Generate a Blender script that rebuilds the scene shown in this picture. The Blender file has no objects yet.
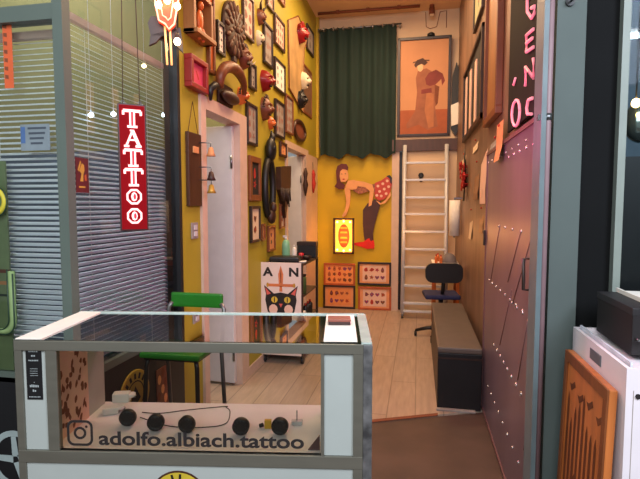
import bpy, bmesh, math, random
from mathutils import Vector, Matrix
random.seed(7)
PI = math.pi
COL = bpy.context.scene.collection
SC = bpy.context.scene

# ------------------------------------------------------------------ layout measurement
H = 1.42; F = 490.0; PSI = math.radians(11.3); PT = math.atan(34.5/490)
def ray(px, py):
    u = (px-320)/F; v = -(py-239.5)/F
    cp, sp = math.cos(PT), math.sin(PT)
    fw = cp+v*sp; up = -sp+v*cp
    return Vector((u*math.cos(PSI)-fw*math.sin(PSI), u*math.sin(PSI)+fw*math.cos(PSI), up))
CAMP = Vector((0, 0, H))
def onx(px, py, X): r = ray(px, py); return CAMP + r*(X/r.x)
def ony(px, py, Y): r = ray(px, py); return CAMP + r*(Y/r.y)
def onz(px, py, Z): r = ray(px, py); return CAMP + r*((Z-H)/r.z)

# ------------------------------------------------------------------ materials
def srgb(c):
    return tuple(((x/255)/12.92 if x/255 <= .04045 else ((x/255+.055)/1.055)**2.4) for x in c)
MATS = {}
def mat(name, rgb, rough=.6, metal=0, var=.12, scale=12, emit=0, ecol=None, stretch=None, spec=.5, bump=0, alpha=None):
    if name in MATS: return MATS[name]
    m = bpy.data.materials.new(name); m.use_nodes = True
    nt = m.node_tree; N = nt.nodes; L = nt.links
    b = N['Principled BSDF']
    c = srgb(rgb)
    b.inputs['Roughness'].default_value = rough
    b.inputs['Metallic'].default_value = metal
    b.inputs['Specular IOR Level'].default_value = spec
    tc = N.new('ShaderNodeTexCoord'); mp = N.new('ShaderNodeMapping')
    L.new(tc.outputs['Object'], mp.inputs['Vector'])
    if stretch: mp.inputs['Scale'].default_value = stretch
    nz = N.new('ShaderNodeTexNoise'); nz.inputs['Scale'].default_value = scale; nz.inputs['Detail'].default_value = 4
    L.new(mp.outputs['Vector'], nz.inputs['Vector'])
    cr = N.new('ShaderNodeValToRGB')
    cr.color_ramp.elements[0].position = .3; cr.color_ramp.elements[1].position = .7
    cr.color_ramp.elements[0].color = tuple(x*(1-var) for x in c)+(1,)
    cr.color_ramp.elements[1].color = tuple(min(1, x*(1+var)) for x in c)+(1,)
    L.new(nz.outputs['Fac'], cr.inputs['Fac'])
    L.new(cr.outputs['Color'], b.inputs['Base Color'])
    if bump:
        bp = N.new('ShaderNodeBump'); bp.inputs['Strength'].default_value = bump; bp.inputs['Distance'].default_value = .01
        L.new(nz.outputs['Fac'], bp.inputs['Height']); L.new(bp.outputs['Normal'], b.inputs['Normal'])
    if emit:
        e = srgb(ecol or rgb)
        b.inputs['Emission Color'].default_value = e+(1,)
        b.inputs['Emission Strength'].default_value = emit
    MATS[name] = m
    return m
def glass(name, tint=(235, 240, 238), refl=1.0, tr=.97):
    m = bpy.data.materials.new(name); m.use_nodes = True
    nt = m.node_tree; N = nt.nodes; L = nt.links
    for n in list(N): N.remove(n)
    out = N.new('ShaderNodeOutputMaterial'); mix = N.new('ShaderNodeMixShader')
    t = N.new('ShaderNodeBsdfTransparent'); t.inputs['Color'].default_value = tuple(x*tr for x in srgb(tint))+(1,)
    g = N.new('ShaderNodeBsdfGlossy'); g.inputs['Roughness'].default_value = .015
    fr = N.new('ShaderNodeFresnel'); fr.inputs['IOR'].default_value = 1.5
    ml = N.new('ShaderNodeMath'); ml.operation = 'MULTIPLY'; ml.inputs[1].default_value = refl; ml.use_clamp = True
    L.new(fr.outputs[0], ml.inputs[0]); L.new(ml.outputs[0], mix.inputs[0])
    L.new(t.outputs[0], mix.inputs[1]); L.new(g.outputs[0], mix.inputs[2]); L.new(mix.outputs[0], out.inputs[0])
    MATS[name] = m
    return m
def planks(name, rgb, rgb2, w, l, rough=.4, gap=.004):
    m = bpy.data.materials.new(name); m.use_nodes = True
    nt = m.node_tree; N = nt.nodes; L = nt.links
    b = N['Principled BSDF']; b.inputs['Roughness'].default_value = rough
    tc = N.new('ShaderNodeTexCoord'); mp = N.new('ShaderNodeMapping'); mp.inputs['Rotation'].default_value = (0, 0, PI/2)
    br = N.new('ShaderNodeTexBrick'); br.inputs['Scale'].default_value = 1
    br.inputs['Brick Width'].default_value = l; br.inputs['Row Height'].default_value = w
    br.inputs['Mortar Size'].default_value = gap; br.inputs['Color1'].default_value = srgb(rgb)+(1,)
    br.inputs['Color2'].default_value = srgb(rgb2)+(1,); br.inputs['Mortar'].default_value = tuple(x*.6 for x in srgb(rgb2))+(1,)
    L.new(tc.outputs['Object'], mp.inputs['Vector']); L.new(mp.outputs['Vector'], br.inputs['Vector'])
    nz = N.new('ShaderNodeTexNoise'); nz.inputs['Scale'].default_value = 6; nz.inputs['Detail'].default_value = 6
    mp2 = N.new('ShaderNodeMapping'); mp2.inputs['Scale'].default_value = (6, .7, 1)
    L.new(tc.outputs['Object'], mp2.inputs['Vector']); L.new(mp2.outputs['Vector'], nz.inputs['Vector'])
    mx = N.new('ShaderNodeMix'); mx.data_type = 'RGBA'; mx.blend_type = 'MULTIPLY'; mx.inputs[0].default_value = .5
    L.new(br.outputs['Color'], mx.inputs[6]); L.new(nz.outputs['Fac'], mx.inputs[7])
    mul = N.new('ShaderNodeMix'); mul.data_type = 'RGBA'; mul.blend_type = 'MULTIPLY'; mul.inputs[0].default_value = 1
    mul.inputs[7].default_value = (1.3, 1.3, 1.3, 1)
    L.new(mx.outputs[2], mul.inputs[6]); L.new(mul.outputs[2], b.inputs['Base Color'])
    MATS[name] = m
    return m

# ------------------------------------------------------------------ mesh builder
class MB:
    def __init__(s): s.v = []; s.f = []; s.mi = []; s.mats = []; s.sm = []; s.cur = 0; s.smooth = False
    def use(s, m, smooth=None):
        if m not in s.mats: s.mats.append(m)
        s.cur = s.mats.index(m)
        if smooth is not None: s.smooth = smooth
        return s
    def face(s, ids): s.f.append(ids); s.mi.append(s.cur); s.sm.append(s.smooth)
    def box(s, x0, x1, y0, y1, z0, z1, M=None, bev=0):
        if x0 > x1: x0, x1 = x1, x0
        if y0 > y1: y0, y1 = y1, y0
        if z0 > z1: z0, z1 = z1, z0
        n = len(s.v)
        if bev and min(x1-x0, y1-y0, z1-z0) > 2.2*bev:
            bm = bmesh.new(); bmesh.ops.create_cube(bm, size=1)
            for v in bm.verts: v.co = Vector(((x0+x1)/2+v.co.x*(x1-x0), (y0+y1)/2+v.co.y*(y1-y0), (z0+z1)/2+v.co.z*(z1-z0)))
            bmesh.ops.bevel(bm, geom=bm.edges[:], offset=bev, segments=2, affect='EDGES', profile=.6)
            bm.verts.index_update()
            for v in bm.verts: s.v.append(M @ v.co if M else v.co.copy())
            for f in bm.faces: s.face([n+v.index for v in f.verts])
            bm.free(); return s
        for z in (z0, z1):
            for x, y in ((x0, y0), (x1, y0), (x1, y1), (x0, y1)):
                p = Vector((x, y, z)); s.v.append(M @ p if M else p)
        for q in ((3, 2, 1, 0), (4, 5, 6, 7), (0, 1, 5, 4), (1, 2, 6, 5), (2, 3, 7, 6), (3, 0, 4, 7)): s.face([n+i for i in q])
        return s
    def poly(s, pts):
        n = len(s.v); s.v += [Vector(p) for p in pts]; s.face(list(range(n, n+len(pts)))); return s
    def prism(s, pts2, y0, y1):       # outline in (x,z), extruded along y
        n = len(s.v); k = len(pts2)
        a = sum(pts2[i][0]*pts2[(i+1) % k][1]-pts2[(i+1) % k][0]*pts2[i][1] for i in range(k))
        if a < 0: pts2 = pts2[::-1]
        for y in (y0, y1): s.v += [Vector((p[0], y, p[1])) for p in pts2]
        s.face([n+i for i in range(k)]); s.face([n+k+i for i in range(k)][::-1])
        for i in range(k):
            j = (i+1) % k; s.face([n+j, n+i, n+k+i, n+k+j])
        return s
    def prismz(s, pts2, z0, z1):      # outline in (x,y), extruded along z
        n = len(s.v); k = len(pts2)
        a = sum(pts2[i][0]*pts2[(i+1) % k][1]-pts2[(i+1) % k][0]*pts2[i][1] for i in range(k))
        if a < 0: pts2 = pts2[::-1]
        for z in (z0, z1): s.v += [Vector((p[0], p[1], z)) for p in pts2]
        s.face([n+i for i in range(k)][::-1]); s.face([n+k+i for i in range(k)])
        for i in range(k):
            j = (i+1) % k; s.face([n+i, n+j, n+k+j, n+k+i])
        return s
    def tube(s, pts, r, seg=8, close=False):
        pts = [Vector(p) for p in pts]; k = len(pts)
        rr = r if isinstance(r, (list, tuple)) else [r]*k
        n = len(s.v); up = None
        for i, p in enumerate(pts):
            if close: d = pts[(i+1) % k]-pts[i-1]
            else: d = (pts[min(i+1, k-1)]-pts[max(i-1, 0)])
            if d.length < 1e-9: d = Vector((0, 0, 1))
            d.normalize()
            if up is None:
                up = Vector((0, 0, 1)) if abs(d.z) < .9 else Vector((1, 0, 0))
            a = d.cross(up)
            if a.length < 1e-6: a = d.orthogonal()
            a.normalize(); b = a.cross(d).normalized(); up = b
            for j in range(seg):
                t = 2*PI*j/seg; s.v.append(p+a*math.cos(t)*rr[i]+b*math.sin(t)*rr[i])
        old = s.smooth; s.smooth = True
        for i in range(k if close else k-1):
            i2 = (i+1) % k
            for j in range(seg):
                j2 = (j+1) % seg
                s.face([n+i*seg+j2, n+i*seg+j, n+i2*seg+j, n+i2*seg+j2])
        s.smooth = old
        if not close:
            s.face([n+j for j in range(seg)]); s.face([n+(k-1)*seg+j for j in range(seg)][::-1])
        return s
    def cyl(s, a, b, r, seg=16, r2=None): return s.tube([a, b], [r, r if r2 is None else r2], seg)
    def lathe(s, prof, c=(0, 0, 0), seg=20, axis='z'):
        n = len(s.v); c = Vector(c)
        for r, z in prof:
            for j in range(seg):
                t = 2*PI*j/seg
                p = Vector((r*math.cos(t), r*math.sin(t), z))
                if axis == 'y': p = Vector((p.x, -p.z, p.y))
                s.v.append(c+p)
        old = s.smooth; s.smooth = True
        for i in range(len(prof)-1):
            for j in range(seg):
                j2 = (j+1) % seg
                s.face([n+i*seg+j, n+i*seg+j2, n+(i+1)*seg+j2, n+(i+1)*seg+j])
        s.smooth = old
        s.face([n+j for j in range(seg)][::-1]); s.face([n+(len(prof)-1)*seg+j for j in range(seg)])
        return s
    def ell(s, c, rx, ry, rz, seg=14, rings=9, M=None):
        n = len(s.v); c = Vector(c)
        for i in range(rings+1):
            ph = PI*i/rings
            for j in range(seg):
                t = 2*PI*j/seg
                p = Vector((rx*math.sin(ph)*math.cos(t), ry*math.sin(ph)*math.sin(t), rz*math.cos(ph)))
                if M: p = M @ p
                s.v.append(c+p)
        old = s.smooth; s.smooth = True
        for i in range(rings):
            for j in range(seg):
                j2 = (j+1) % seg
                s.face([n+i*seg+j, n+(i+1)*seg+j, n+(i+1)*seg+j2, n+i*seg+j2])
        s.smooth = old
        return s
    def mesh(s, name, m=None):
        me = bpy.data.meshes.new(name)
        me.from_pydata([tuple(v) for v in s.v], [], s.f)
        ms = s.mats if s.mats else [m]
        for x in ms: me.materials.append(x)
        if s.mats:
            for p, i in zip(me.polygons, s.mi): p.material_index = i
        for p, q in zip(me.polygons, s.sm): p.use_smooth = q
        me.update()
        return me
    def build(s, name, m=None, parent=None, loc=(0, 0, 0), rz=0, label=None):
        o = bpy.data.objects.new(name, s.mesh(name, m)); COL.objects.link(o)
        o.location = loc; o.rotation_euler = (0, 0, rz)
        if parent: o.parent = parent
        if label: o['label'] = label
        return o
def thing(name, label, cat, loc=(0, 0, 0), rz=0, group=None, rot=None):
    o = bpy.data.objects.new(name, None); COL.objects.link(o); o.empty_display_size = .05
    o.location = loc; o.rotation_euler = rot or (0, 0, rz); o['label'] = label; o['category'] = cat
    if group: o['group'] = group
    return o
def tag(o, label, cat, group=None):
    o['label'] = label; o['category'] = cat
    if group: o['group'] = group
    return o
def struct(o): o['kind'] = 'structure'; return o
def text_mesh(txt, size, m, extrude=.0006, bold=0, align='CENTER', sx=1.0, spacing=1.0):
    cu = bpy.data.curves.new('lettering', 'FONT'); cu.body = txt; cu.size = size; cu.extrude = extrude; cu.offset = bold
    cu.align_x = align; cu.space_character = spacing
    t = bpy.data.objects.new('lettering', cu); COL.objects.link(t)
    bpy.context.view_layer.update()
    dg = bpy.context.evaluated_depsgraph_get()
    me = bpy.data.meshes.new_from_object(t.evaluated_get(dg))
    bpy.data.objects.remove(t, do_unlink=True); bpy.data.curves.remove(cu)
    for v in me.vertices: v.co = Vector((v.co.x*sx, -v.co.z, v.co.y))
    me.materials.clear(); me.materials.append(m); me.name = 'lettering'
    return me
def add_text(txt, size, m, parent, loc, name='lettering', label=None, **k):
    o = bpy.data.objects.new(name, text_mesh(txt, size, m, **k)); COL.objects.link(o); o.parent = parent; o.location = loc
    if label: o['label'] = label
    return o
def circ(cx, cz, rx, rz=None, n=20, a0=0):
    rz = rz or rx
    return [(cx+rx*math.cos(a0+2*PI*i/n), cz+rz*math.sin(a0+2*PI*i/n)) for i in range(n)]
def arc3(c, r, a0, a1, n, y=0):
    return [(c[0]+r*math.cos(a0+(a1-a0)*i/n), y, c[1]+r*math.sin(a0+(a1-a0)*i/n)) for i in range(n+1)]

# palette
M_yel = mat('yellow_paint', (166, 150, 38), .6, var=.07, scale=3)
M_yel2 = mat('warm_yellow_paint', (198, 164, 14), .6, var=.05, scale=3)
M_cream = mat('cream_paint', (206, 178, 146), .6, var=.05, scale=3)
M_ceil = mat('tan_ceiling', (232, 192, 148), .8, var=.08, scale=2)
M_white = mat('white_paint', (205, 200, 200), .5, var=.04)
M_case = mat('casing_paint', (205, 176, 158), .5, var=.06)
M_lam = planks('laminate_planks', (172, 150, 132), (164, 141, 122), .19, 1.3, .35)
M_brown = mat('brown_stained_concrete', (76, 56, 48), .55, var=.28, scale=3.5, bump=.15)
M_alu = mat('aluminium', (122, 120, 108), .38, .55, var=.08, scale=5, stretch=(1, 1, 6))
M_alud = mat('mottled_edge_strip', (112, 112, 112), .4, .5, var=.6, scale=22)
M_pan = mat('white_laminate_panel', (166, 173, 168), .35, var=.02)
M_blk = mat('black_plastic', (18, 18, 20), .45, var=.2)
M_post = mat('grey_green_frame', (88, 100, 92), .5, var=.06, scale=4)
M_slat = mat('blind_slat', (232, 240, 248), .3, 0, var=.06, scale=4)
M_olive = mat('olive_plaster', (126, 119, 76), .8, var=.12, scale=2)
M_blue = mat('blue_grey_partition', (78, 90, 108), .8, var=.2, scale=3)
M_dark = mat('dark_panel', (22, 24, 27), .5, var=.2, scale=3)
M_metal = mat('riveted_sheet_metal', (136, 116, 130), .36, .55, var=.16, scale=3, stretch=(1, .5, .35))
M_metald = mat('aged_sheet_metal', (136, 108, 90), .45, .35, var=.3, scale=5, stretch=(1, 1, .4))
M_riv = mat('bright_rivet_steel', (210, 200, 195), .25, .8, var=.05)
M_wood = mat('varnished_wood', (120, 66, 32), .45, var=.25, scale=9, stretch=(3, 1, .4))
M_woodd = mat('dark_wood', (66, 36, 22), .45, var=.25, scale=9, stretch=(3, 1, .4))
M_woodl = mat('honey_wood', (158, 108, 62), .45, var=.2, scale=7, stretch=(1, 4, .5))
M_frb = mat('black_frame', (46, 30, 24), .4, var=.2)
M_frr = mat('red_frame', (140, 30, 28), .45, var=.15)
M_pap = mat('aged_paper', (222, 196, 166), .8, var=.06)
M_papp = mat('pinkish_paper', (226, 186, 166), .8, var=.06)
M_papw = mat('white_paper', (232, 226, 216), .8, var=.03)
M_papo = mat('orange_paper', (216, 146, 92), .8, var=.1)
M_papg = mat('grey_paper', (150, 140, 132), .8, var=.12)
M_pink = mat('pink_print', (206, 66, 96), .6, var=.1)
M_ink = mat('black_ink', (28, 22, 22), .7, var=.1)
M_inkr = mat('red_ink', (176, 40, 30), .7, var=.1)
M_inkb = mat('brown_ink', (120, 62, 36), .7, var=.15)
M_inkg = mat('green_ink', (80, 110, 60), .7, var=.15)
M_inkv = mat('violet_ink', (128, 60, 110), .7, var=.15)
M_skin = mat('painted_skin', (226, 160, 104), .6, var=.06)
M_cur = mat('dark_green_velvet', (17, 40, 34), .85, var=.2, scale=6, stretch=(4, 4, .5))
M_grn = mat('green_vinyl', (34, 112, 28), .35, var=.1)
M_steel = mat('brushed_steel', (120, 122, 124), .3, .9, var=.1)
M_bone = mat('bone', (214, 200, 170), .6, var=.1)
M_maskb = mat('carved_brown_wood', (112, 58, 30), .45, var=.3, scale=20)
M_maskd = mat('dark_carved_wood', (58, 32, 22), .5, var=.35, scale=20)
M_masko = mat('orange_lacquer', (206, 104, 44), .35, var=.15)
M_maskr = mat('red_lacquer', (136, 20, 22), .3, var=.15)
M_gold = mat('gold_paint', (196, 150, 60), .35, .3, var=.1)

# ------------------------------------------------------------------ camera
cam = bpy.data.objects.new('camera', bpy.data.cameras.new('camera')); COL.objects.link(cam)
cam.data.sensor_width = 36; cam.data.lens = F/640*36
cam.location = CAMP; cam.rotation_euler = (PI/2-PT, 0, PSI); cam.data.clip_start = .02
SC.camera = cam

# ------------------------------------------------------------------ room shell
LX = -1.36; RX = .48; BY = 6.6; CZ = 3.9; FY = 1.74
def sbox(name, m, *b):
    return struct(MB().box(*b).build(name, m))
fl = MB(); fl.use(M_brown).poly([(-6, -3, 0), (6, -3, 0), (6, 3.2, 0), (.62, 3.5, 0), (LX-.06, 2.63, 0), (LX-.06, 2.05, 0), (-6, 2.05, 0)])
struct(fl.build('floor'))
t0 = onz(370, 422, 0); t1 = onz(470, 412, 0); sl = (t1.y-t0.y)/(t1.x-t0.x)
yl = t0.y+sl*(LX-.06-t0.x); yr = t0.y+sl*(.62-t0.x)
fi = MB(); fi.use(M_lam).prismz([(LX-.06, yl), (.62, yr), (.62, BY+.1), (LX-.06, BY+.1)], -.02, .004)
struct(fi.build('floor_inner'))
sbox('floor_side_room', M_lam, -2.9, LX-.061, 2.7, BY+.1, -.02, .003)
sbox('floor_booth', M_brown, -3.2, LX-.061, 2.051, 2.69, -.02, .003)
sbox('trim_threshold', M_steel, LX-.05, .16, 0, 0, 0, 0) if False else None
def thr():
    b = MB(); w = .02
    b.prismz([(LX, t0.y+sl*(LX-t0.x)-w), (.15, t0.y+sl*(.15-t0.x)-w), (.15, t0.y+sl*(.15-t0.x)+w), (LX, t0.y+sl*(LX-t0.x)+w)], .004, .008)
    return struct(b.build('trim_threshold', M_inkb))
thr()
sbox('ceiling', M_ceil, -3.2, .7, FY, BY+.2, CZ, CZ+.1)
# left wall with window opening, two door openings
W0, W1 = 1.80, 2.66           # window
D0, D1 = 2.98, 3.60           # first doorway
E0, E1 = 5.00, 5.86           # second doorway
SILL = .70
lw = MB()
for a in ((W1, D0, 0, CZ), (D1, E0, 0, CZ), (E1, BY+.1, 0, CZ), (D0, D1, 2.04, CZ), (E0, E1, 2.03, CZ), (FY+.06, W1, 3.0, CZ)):
    lw.box(LX-.09, LX, a[0], a[1], a[2], a[3])
struct(lw.build('wall_left', M_yel))
sbox('wall_left_dado', M_dark, LX-.09, LX, FY+.06, W1, 0, SILL)
# back wall (yellow with cream closet front and upper mezzanine opening)
sbox('wall_back', M_yel2, LX-.1, -.345, BY, BY+.1, 0, 2.2)
sbox('wall_back_closet', M_cream, -.21, .60, BY-.02, BY+.1, 0, 2.12)
sbox('wall_back_upper', M_cream, LX-.1, .60, BY, BY+.1, 2.2, CZ)
sbox('trim_back', M_case, -.345, -.25, BY-.03, BY+.1, 0, 2.12)
sbox('trim_back_slit', M_blk, -.25, -.21, BY+.04, BY+.1, 0, 2.12)
sbox('trim_mezzanine', M_woodd, -.345, .50, BY-.07, BY, 2.12, 2.27)
sbox('wall_right', M_metald, RX, RX+.1, 2.02, BY+.1, 0, CZ)
sbox('trim_left_corner', mat('left_corner_yellow', (180, 150, 30), .6), LX, LX+.035, BY-.06, BY, 2.05, CZ)
# baseboard
sbox('baseboard_left', M_case, LX, LX+.012, D1+.13, E0-.1, 0, .08)
# doors
def doorway(name, y0, y1, top, hinge_at, cas, ang):
    r = bpy.data.objects.new(name, None); COL.objects.link(r); r.location = (LX, y0, 0); r['kind'] = 'structure'
    L = y1-y0; b = MB()
    b.box(-.1, .018, -cas*.45, .006, 0, top+cas*.5); b.box(-.1, .018, L-.006, L+cas, 0, top+cas*.5); b.box(-.1, .018, .006, L-.006, top-.006, top+cas*.5)
    b.build('door_casing', M_case, r)
    lf = MB(); lf.box(-(L-.03), 0, -.02, .02, .02, top-.03, bev=.003)
    leaf = lf.build('door_leaf', M_white, r, (-.03, L-.032, .006), ang)
    for z in (.25, top-.3):
        MB().cyl((0, -.028, z-.05), (0, -.028, z+.05), .009, 8).build('hinge', M_steel, leaf)
    kb = MB(); kb.cyl((-(L-.1), -.02, 1.0), (-(L-.1), -.06, 1.0), .01, 8); kb.cyl((-(L-.1), -.06, 1.0), (-(L-.2), -.06, 1.0), .008, 8)
    kb.build('door_handle', M_steel, leaf)
    return r
doorway('door_1', D0, D1, 2.04, 'far', .15, math.radians(-4))
doorway('door_2', E0, E1, 2.03, 'far', .12, math.radians(-10))
# side room and booth behind left wall
sbox('wall_side_room', M_olive, -2.75, -2.65, 2.72, BY+.1, 0, CZ)
sbox('wall_side_back', M_olive, -2.65, LX-.09, 4.2, 4.3, 0, CZ)
sbox('wall_booth_side', M_blue, -2.75, LX-.092, 2.70, 2.76, 0, 1.75)
sbox('wall_booth_upper', M_olive, -2.75, LX-.092, 2.70, 2.76, 1.75, CZ)
sbox('wall_booth_back', M_olive, -3.2, -3.1, FY, 2.76, 0, CZ)
sbox('wall_front', M_dark, -3.2, LX-.03, FY-.03, FY+.03, 0, SILL)
sbox('trim_front_header', M_post, -3.2, LX-.03, FY-.03, FY+.03, 2.14, 2.20)
sbox('wall_front_upper', M_olive, -3.2, LX-.03, FY-.02, FY+.03, 2.9, CZ)
sbox('trim_corner_post', M_post, LX-.036, LX+.008, FY-.035, FY+.01, 0, 3.1)
sbox('trim_entrance_beam', M_post, LX+.02, .7, FY-.03, FY+.06, 2.62, 2.9)
sbox('trim_window_edge', M_dark, LX-.08, LX+.006, W1-.03, W1, SILL, 3.0)
sbox('trim_front_mullion', M_post, -2.06, -2.02, FY-.03, FY+.03, SILL, 2.2)

# windows
M_pane = glass('window_glass', (228, 234, 232), 1.3)
M_pane3 = glass('coated_window_glass', (220, 228, 228), .12)
def window(name, verts, frame_boxes):
    r = bpy.data.objects.new(name, None); COL.objects.link(r); r['kind'] = 'structure'
    MB().poly(verts).build('pane', M_pane3 if name == 'window_3' else M_pane, r)
    f = MB()
    for bx in frame_boxes: f.box(*bx)
    f.build('window_frame', M_post, r)
    return r
window('window_1', [(LX-.02, FY+.03, SILL), (LX-.02, W1-.03, SILL), (LX-.02, W1-.03, 3.0), (LX-.02, FY+.03, 3.0)],
       [(LX-.05, LX+.005, FY+.05, W1, SILL-.02, SILL+.015)])
window('window_2', [(-2.9, FY-.0, SILL), (LX-.03, FY-.0, SILL), (LX-.03, FY-.0, 2.9), (-2.9, FY-.0, 2.9)],
       [(-3.0, LX-.03, FY-.03, FY+.03, SILL-.02, SILL+.015)])

# venetian blinds: things with a head rail, slats and cords
def blind(label, loc, rz, width, zt, zb, tilt=27, pitch=.0225, sw=.026):
    r = thing('venetian_blind', label, 'blind', loc, rz)
    MB().box(0, width, -.015, .015, zt, zt+.03, bev=.002).build('head_rail', M_case, r)
    sl = MB(); z = zt-.015; t = math.radians(tilt)
    while z > zb+.02:
        dy, dz = math.cos(t)*sw/2, math.sin(t)*sw/2
        n = len(sl.v)
        for x in (0, width):
            sl.v += [Vector((x, -dy, z-dz)), Vector((x, 0, z+.0018)), Vector((x, dy, z+dz))]
        sl.face([n, n+1, n+4, n+3]); sl.face([n+1, n+2, n+5, n+4])
        z -= pitch
    sl.build('slats', M_slat, r)
    for k in (.2, .8):
        MB().cyl((width*k, 0, zb), (width*k, 0, zt), .0012, 6).build('cord', M_papw, r)
    MB().box(0, width, -.012, .012, zb, zb+.018).build('bottom_rail', M_slat, r)
    return r
blind('white venetian blind behind the side window, beside the hanging red sign', (LX-.08, FY+.05, 0), PI/2, W1-FY-.1, 2.19, SILL+.02)
blind('grey venetian blind behind the front window left of the corner post', (-2.9, FY+.06, 0), 0, 2.9+LX-.10, 2.10, SILL+.02)

# ------------------------------------------------------------------ neighbour side on the right
sbox('trim_right_jamb', mat('jamb_blue_grey', (96, 112, 116), .45), .428, .445, 1.90, 2.02, 0, 3.4)
sbox('wall_pillar', mat('grey_green_plaster', (80, 91, 88), .75, var=.06, scale=5), 0.482, .580, 1.95, 2.4, 0, 3.4)
sbox('wall_neighbour', mat('charcoal_board', (15, 16, 17), .8, spec=.15, var=.15, scale=3), .580, .71, 1.99, 2.4, 0, 3.4)
sbox('trim_neighbour', mat('pale_trim', (128, 138, 130), .5, var=.05), 0.702, .727, 1.955, 1.99, 0, 3.4)
w3 = window('window_3', [(.727, 1.97, 1.0), (1.9, 1.97, 1.0), (1.9, 1.97, 3.0), (.727, 1.97, 3.0)], [(.728, 1.9, 1.94, 1.98, .96, 1.0)])
sbox('wall_neighbour_low', M_blk, .733, 1.9, 2.03, 2.08, 0, 1.60)
sbox('wall_neighbour_back', mat('blue_grey_wall', (90, 108, 122), .7), .71, 2.4, 2.9, 3.0, 0, 3.4)
pip = thing('pipe', 'pink painted vertical pipe running up beside the grey pillar', 'pipe', (.455, 1.925, 0))
MB().cyl((0, 0, 0), (0, 0, 3.2), .0125, 12).build('pipe_run', mat('pink_paint', (138, 112, 116), .45, var=.08), pip)
pz = ony(545, 117, 1.92).z
br = MB(); br.cyl((0, 0, pz-.012), (0, 0, pz+.012), .015, 12); br.box(-.035, 0, -.006, .006, pz-.01, pz+.01)
br.build('bracket', M_steel, pip)
hk = thing('hook', 'small black hook near the top of the grey pillar', 'hook', ony(570, 2, 1.95))
h = MB(); h.cyl((0, .004, 0), (0, -.008, 0), .016, 12); h.tube([(0, -.008, 0), (0, -.03, -.005), (0, -.035, .012)], .004, 6); h.build('hook_body', M_blk, hk)
# neighbour lamps
nl = thing('strip_lamp', 'bright white strip lamp in the window at the right edge', 'lamp', ony(634, 36, 2.3))
b = MB(); b.cyl((-.03, 0, 0), (.35, 0, .02), .012, 10); b.build('tube', mat('white_tube', (230, 240, 250), emit=9, ecol=(220, 240, 255)), nl)
MB().box(-.03, .35, 0, .03, .012, .03).build('housing', M_white, nl)
nb = thing('globe_lamp', 'chrome globe lamp behind the glass at the right edge', 'lamp', ony(640, 122, 2.25))
b = MB(); b.ell((0, 0, 0), .062, .05, .085, 18, 12); b.build('globe', mat('chrome', (190, 205, 200), .12, .9), nb)
MB().cyl((0, 0, .085), (0, 0, .6), .004, 6).build('cord', M_blk, nb)
bl = ony(636, 103, 2.15)
kb = thing('light_bulb', 'small warm bulb in front of the chrome globe lamp', 'bulb', bl)
MB().ell((0, 0, 0), .016, .016, .018).build('bulb_glass', mat('warm_bulb', (255, 220, 150), emit=25, ecol=(255, 205, 120)), kb)
MB().cyl((0, 0, .015), (0, 0, .8), .003, 6).build('cord', M_blk, kb)

# ------------------------------------------------------------------ display counter
CA = math.radians(9)
CC = Vector((-.73, 1.575, 0))
ct = thing('display_counter', 'white and aluminium glass display counter across the entrance', 'counter', CC, CA)
hw, hd = .548, .198; ZT = 1.0; ZF = .64
alu = MB()
for sy in (-1, 1):
    y0, y1 = (-hd, -hd+.022) if sy < 0 else (hd-.022, hd)
    alu.box(-hw, -hw+.024, y0, y1, 0, ZT-.004, bev=.002)
    alu.box(hw-.03, hw, y0, y1, 0, ZT-.004, bev=.002)
    alu.box(-hw, hw, y0-.001, y1+.001, ZT-.036, ZT-.004, bev=.002)
alu.box(-hw, hw, -hd-.001, -hd+.022, ZF-.04, ZF, bev=.002)
alu.box(-hw, hw, hd-.021, hd, ZF-.04, ZF-.006, bev=.002)
alu.box(-hw+.1, -hw+.135, -hd, -hd+.022, ZF, ZT-.03, bev=.002)
alu.box(.418, .428, -hd, -hd+.018, ZF, ZT-.03)
for sx in (-1, 1):
    x0, x1 = (-hw, -hw+.022) if sx < 0 else (hw-.022, hw)
    alu.box(x0, x1, -hd, hd, ZT-.034, ZT-.004); alu.box(x0, x1, -hd, hd, ZF-.04, ZF-.006)
alu.build('metal_frame', M_alu, ct)
MB().box(hw, hw+.028, -hd-.002, -hd+.02, 0, ZT-.006, bev=.002).build('corner_strip', M_alud, ct)
# columns (white box columns at both ends)
lc = MB(); lc.prismz([(-hw+.022, -hd+.008), (-hw+.1, -hd+.008), (-hw+.1, hd-.02), (-hw+.022, hd-.02)], ZF, ZT-.012)
lc.build('left_column', M_pan, ct)
rc = MB(); rc.box(.428, hw-.024, -hd+.008, hd-.02, ZF, ZT-.012); rc.build('right_column', M_pan, ct)
MB().box(-hw+.004, -hw+.088, -hd+.004, hd-.006, ZT-.0015, ZT+.0015).build('end_cap', M_papw, ct, label='white strip along the left end of the top')
# printed inner wall
pw = MB(); pw.use(M_papp).box(-hw+.1005, -hw+.104, -hd+.03, hd-.15, ZF, ZT-.04)
rr = random.Random(3)
for k in range(46):
    y = rr.uniform(-hd+.035, hd-.16); z = rr.uniform(ZF+.02, ZT-.06); a = rr.uniform(.006, .012); c = rr.uniform(.009, .02); th = rr.uniform(-.6, .6)
    pts = []
    for i in range(9):
        t = 2*PI*i/9; q = rr.uniform(.7, 1.15)
        pts.append((-hw+.1045, y+q*(a*math.cos(t)*math.cos(th)-c*math.sin(t)*math.sin(th)), z+q*(a*math.cos(t)*math.sin(th)+c*math.sin(t)*math.cos(th))))
    pw.use(M_inkb).poly(pts)
pw.build('printed_panel', None, ct, label='cream inner wall printed with brown blotches')
MB().box(-hw+.022, hw-.022, -hd+.006, hd-.005, ZF-.012, ZF).build('shelf_floor', mat('glossy_white_board', (234, 228, 228), .25, var=.03), ct)
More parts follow.
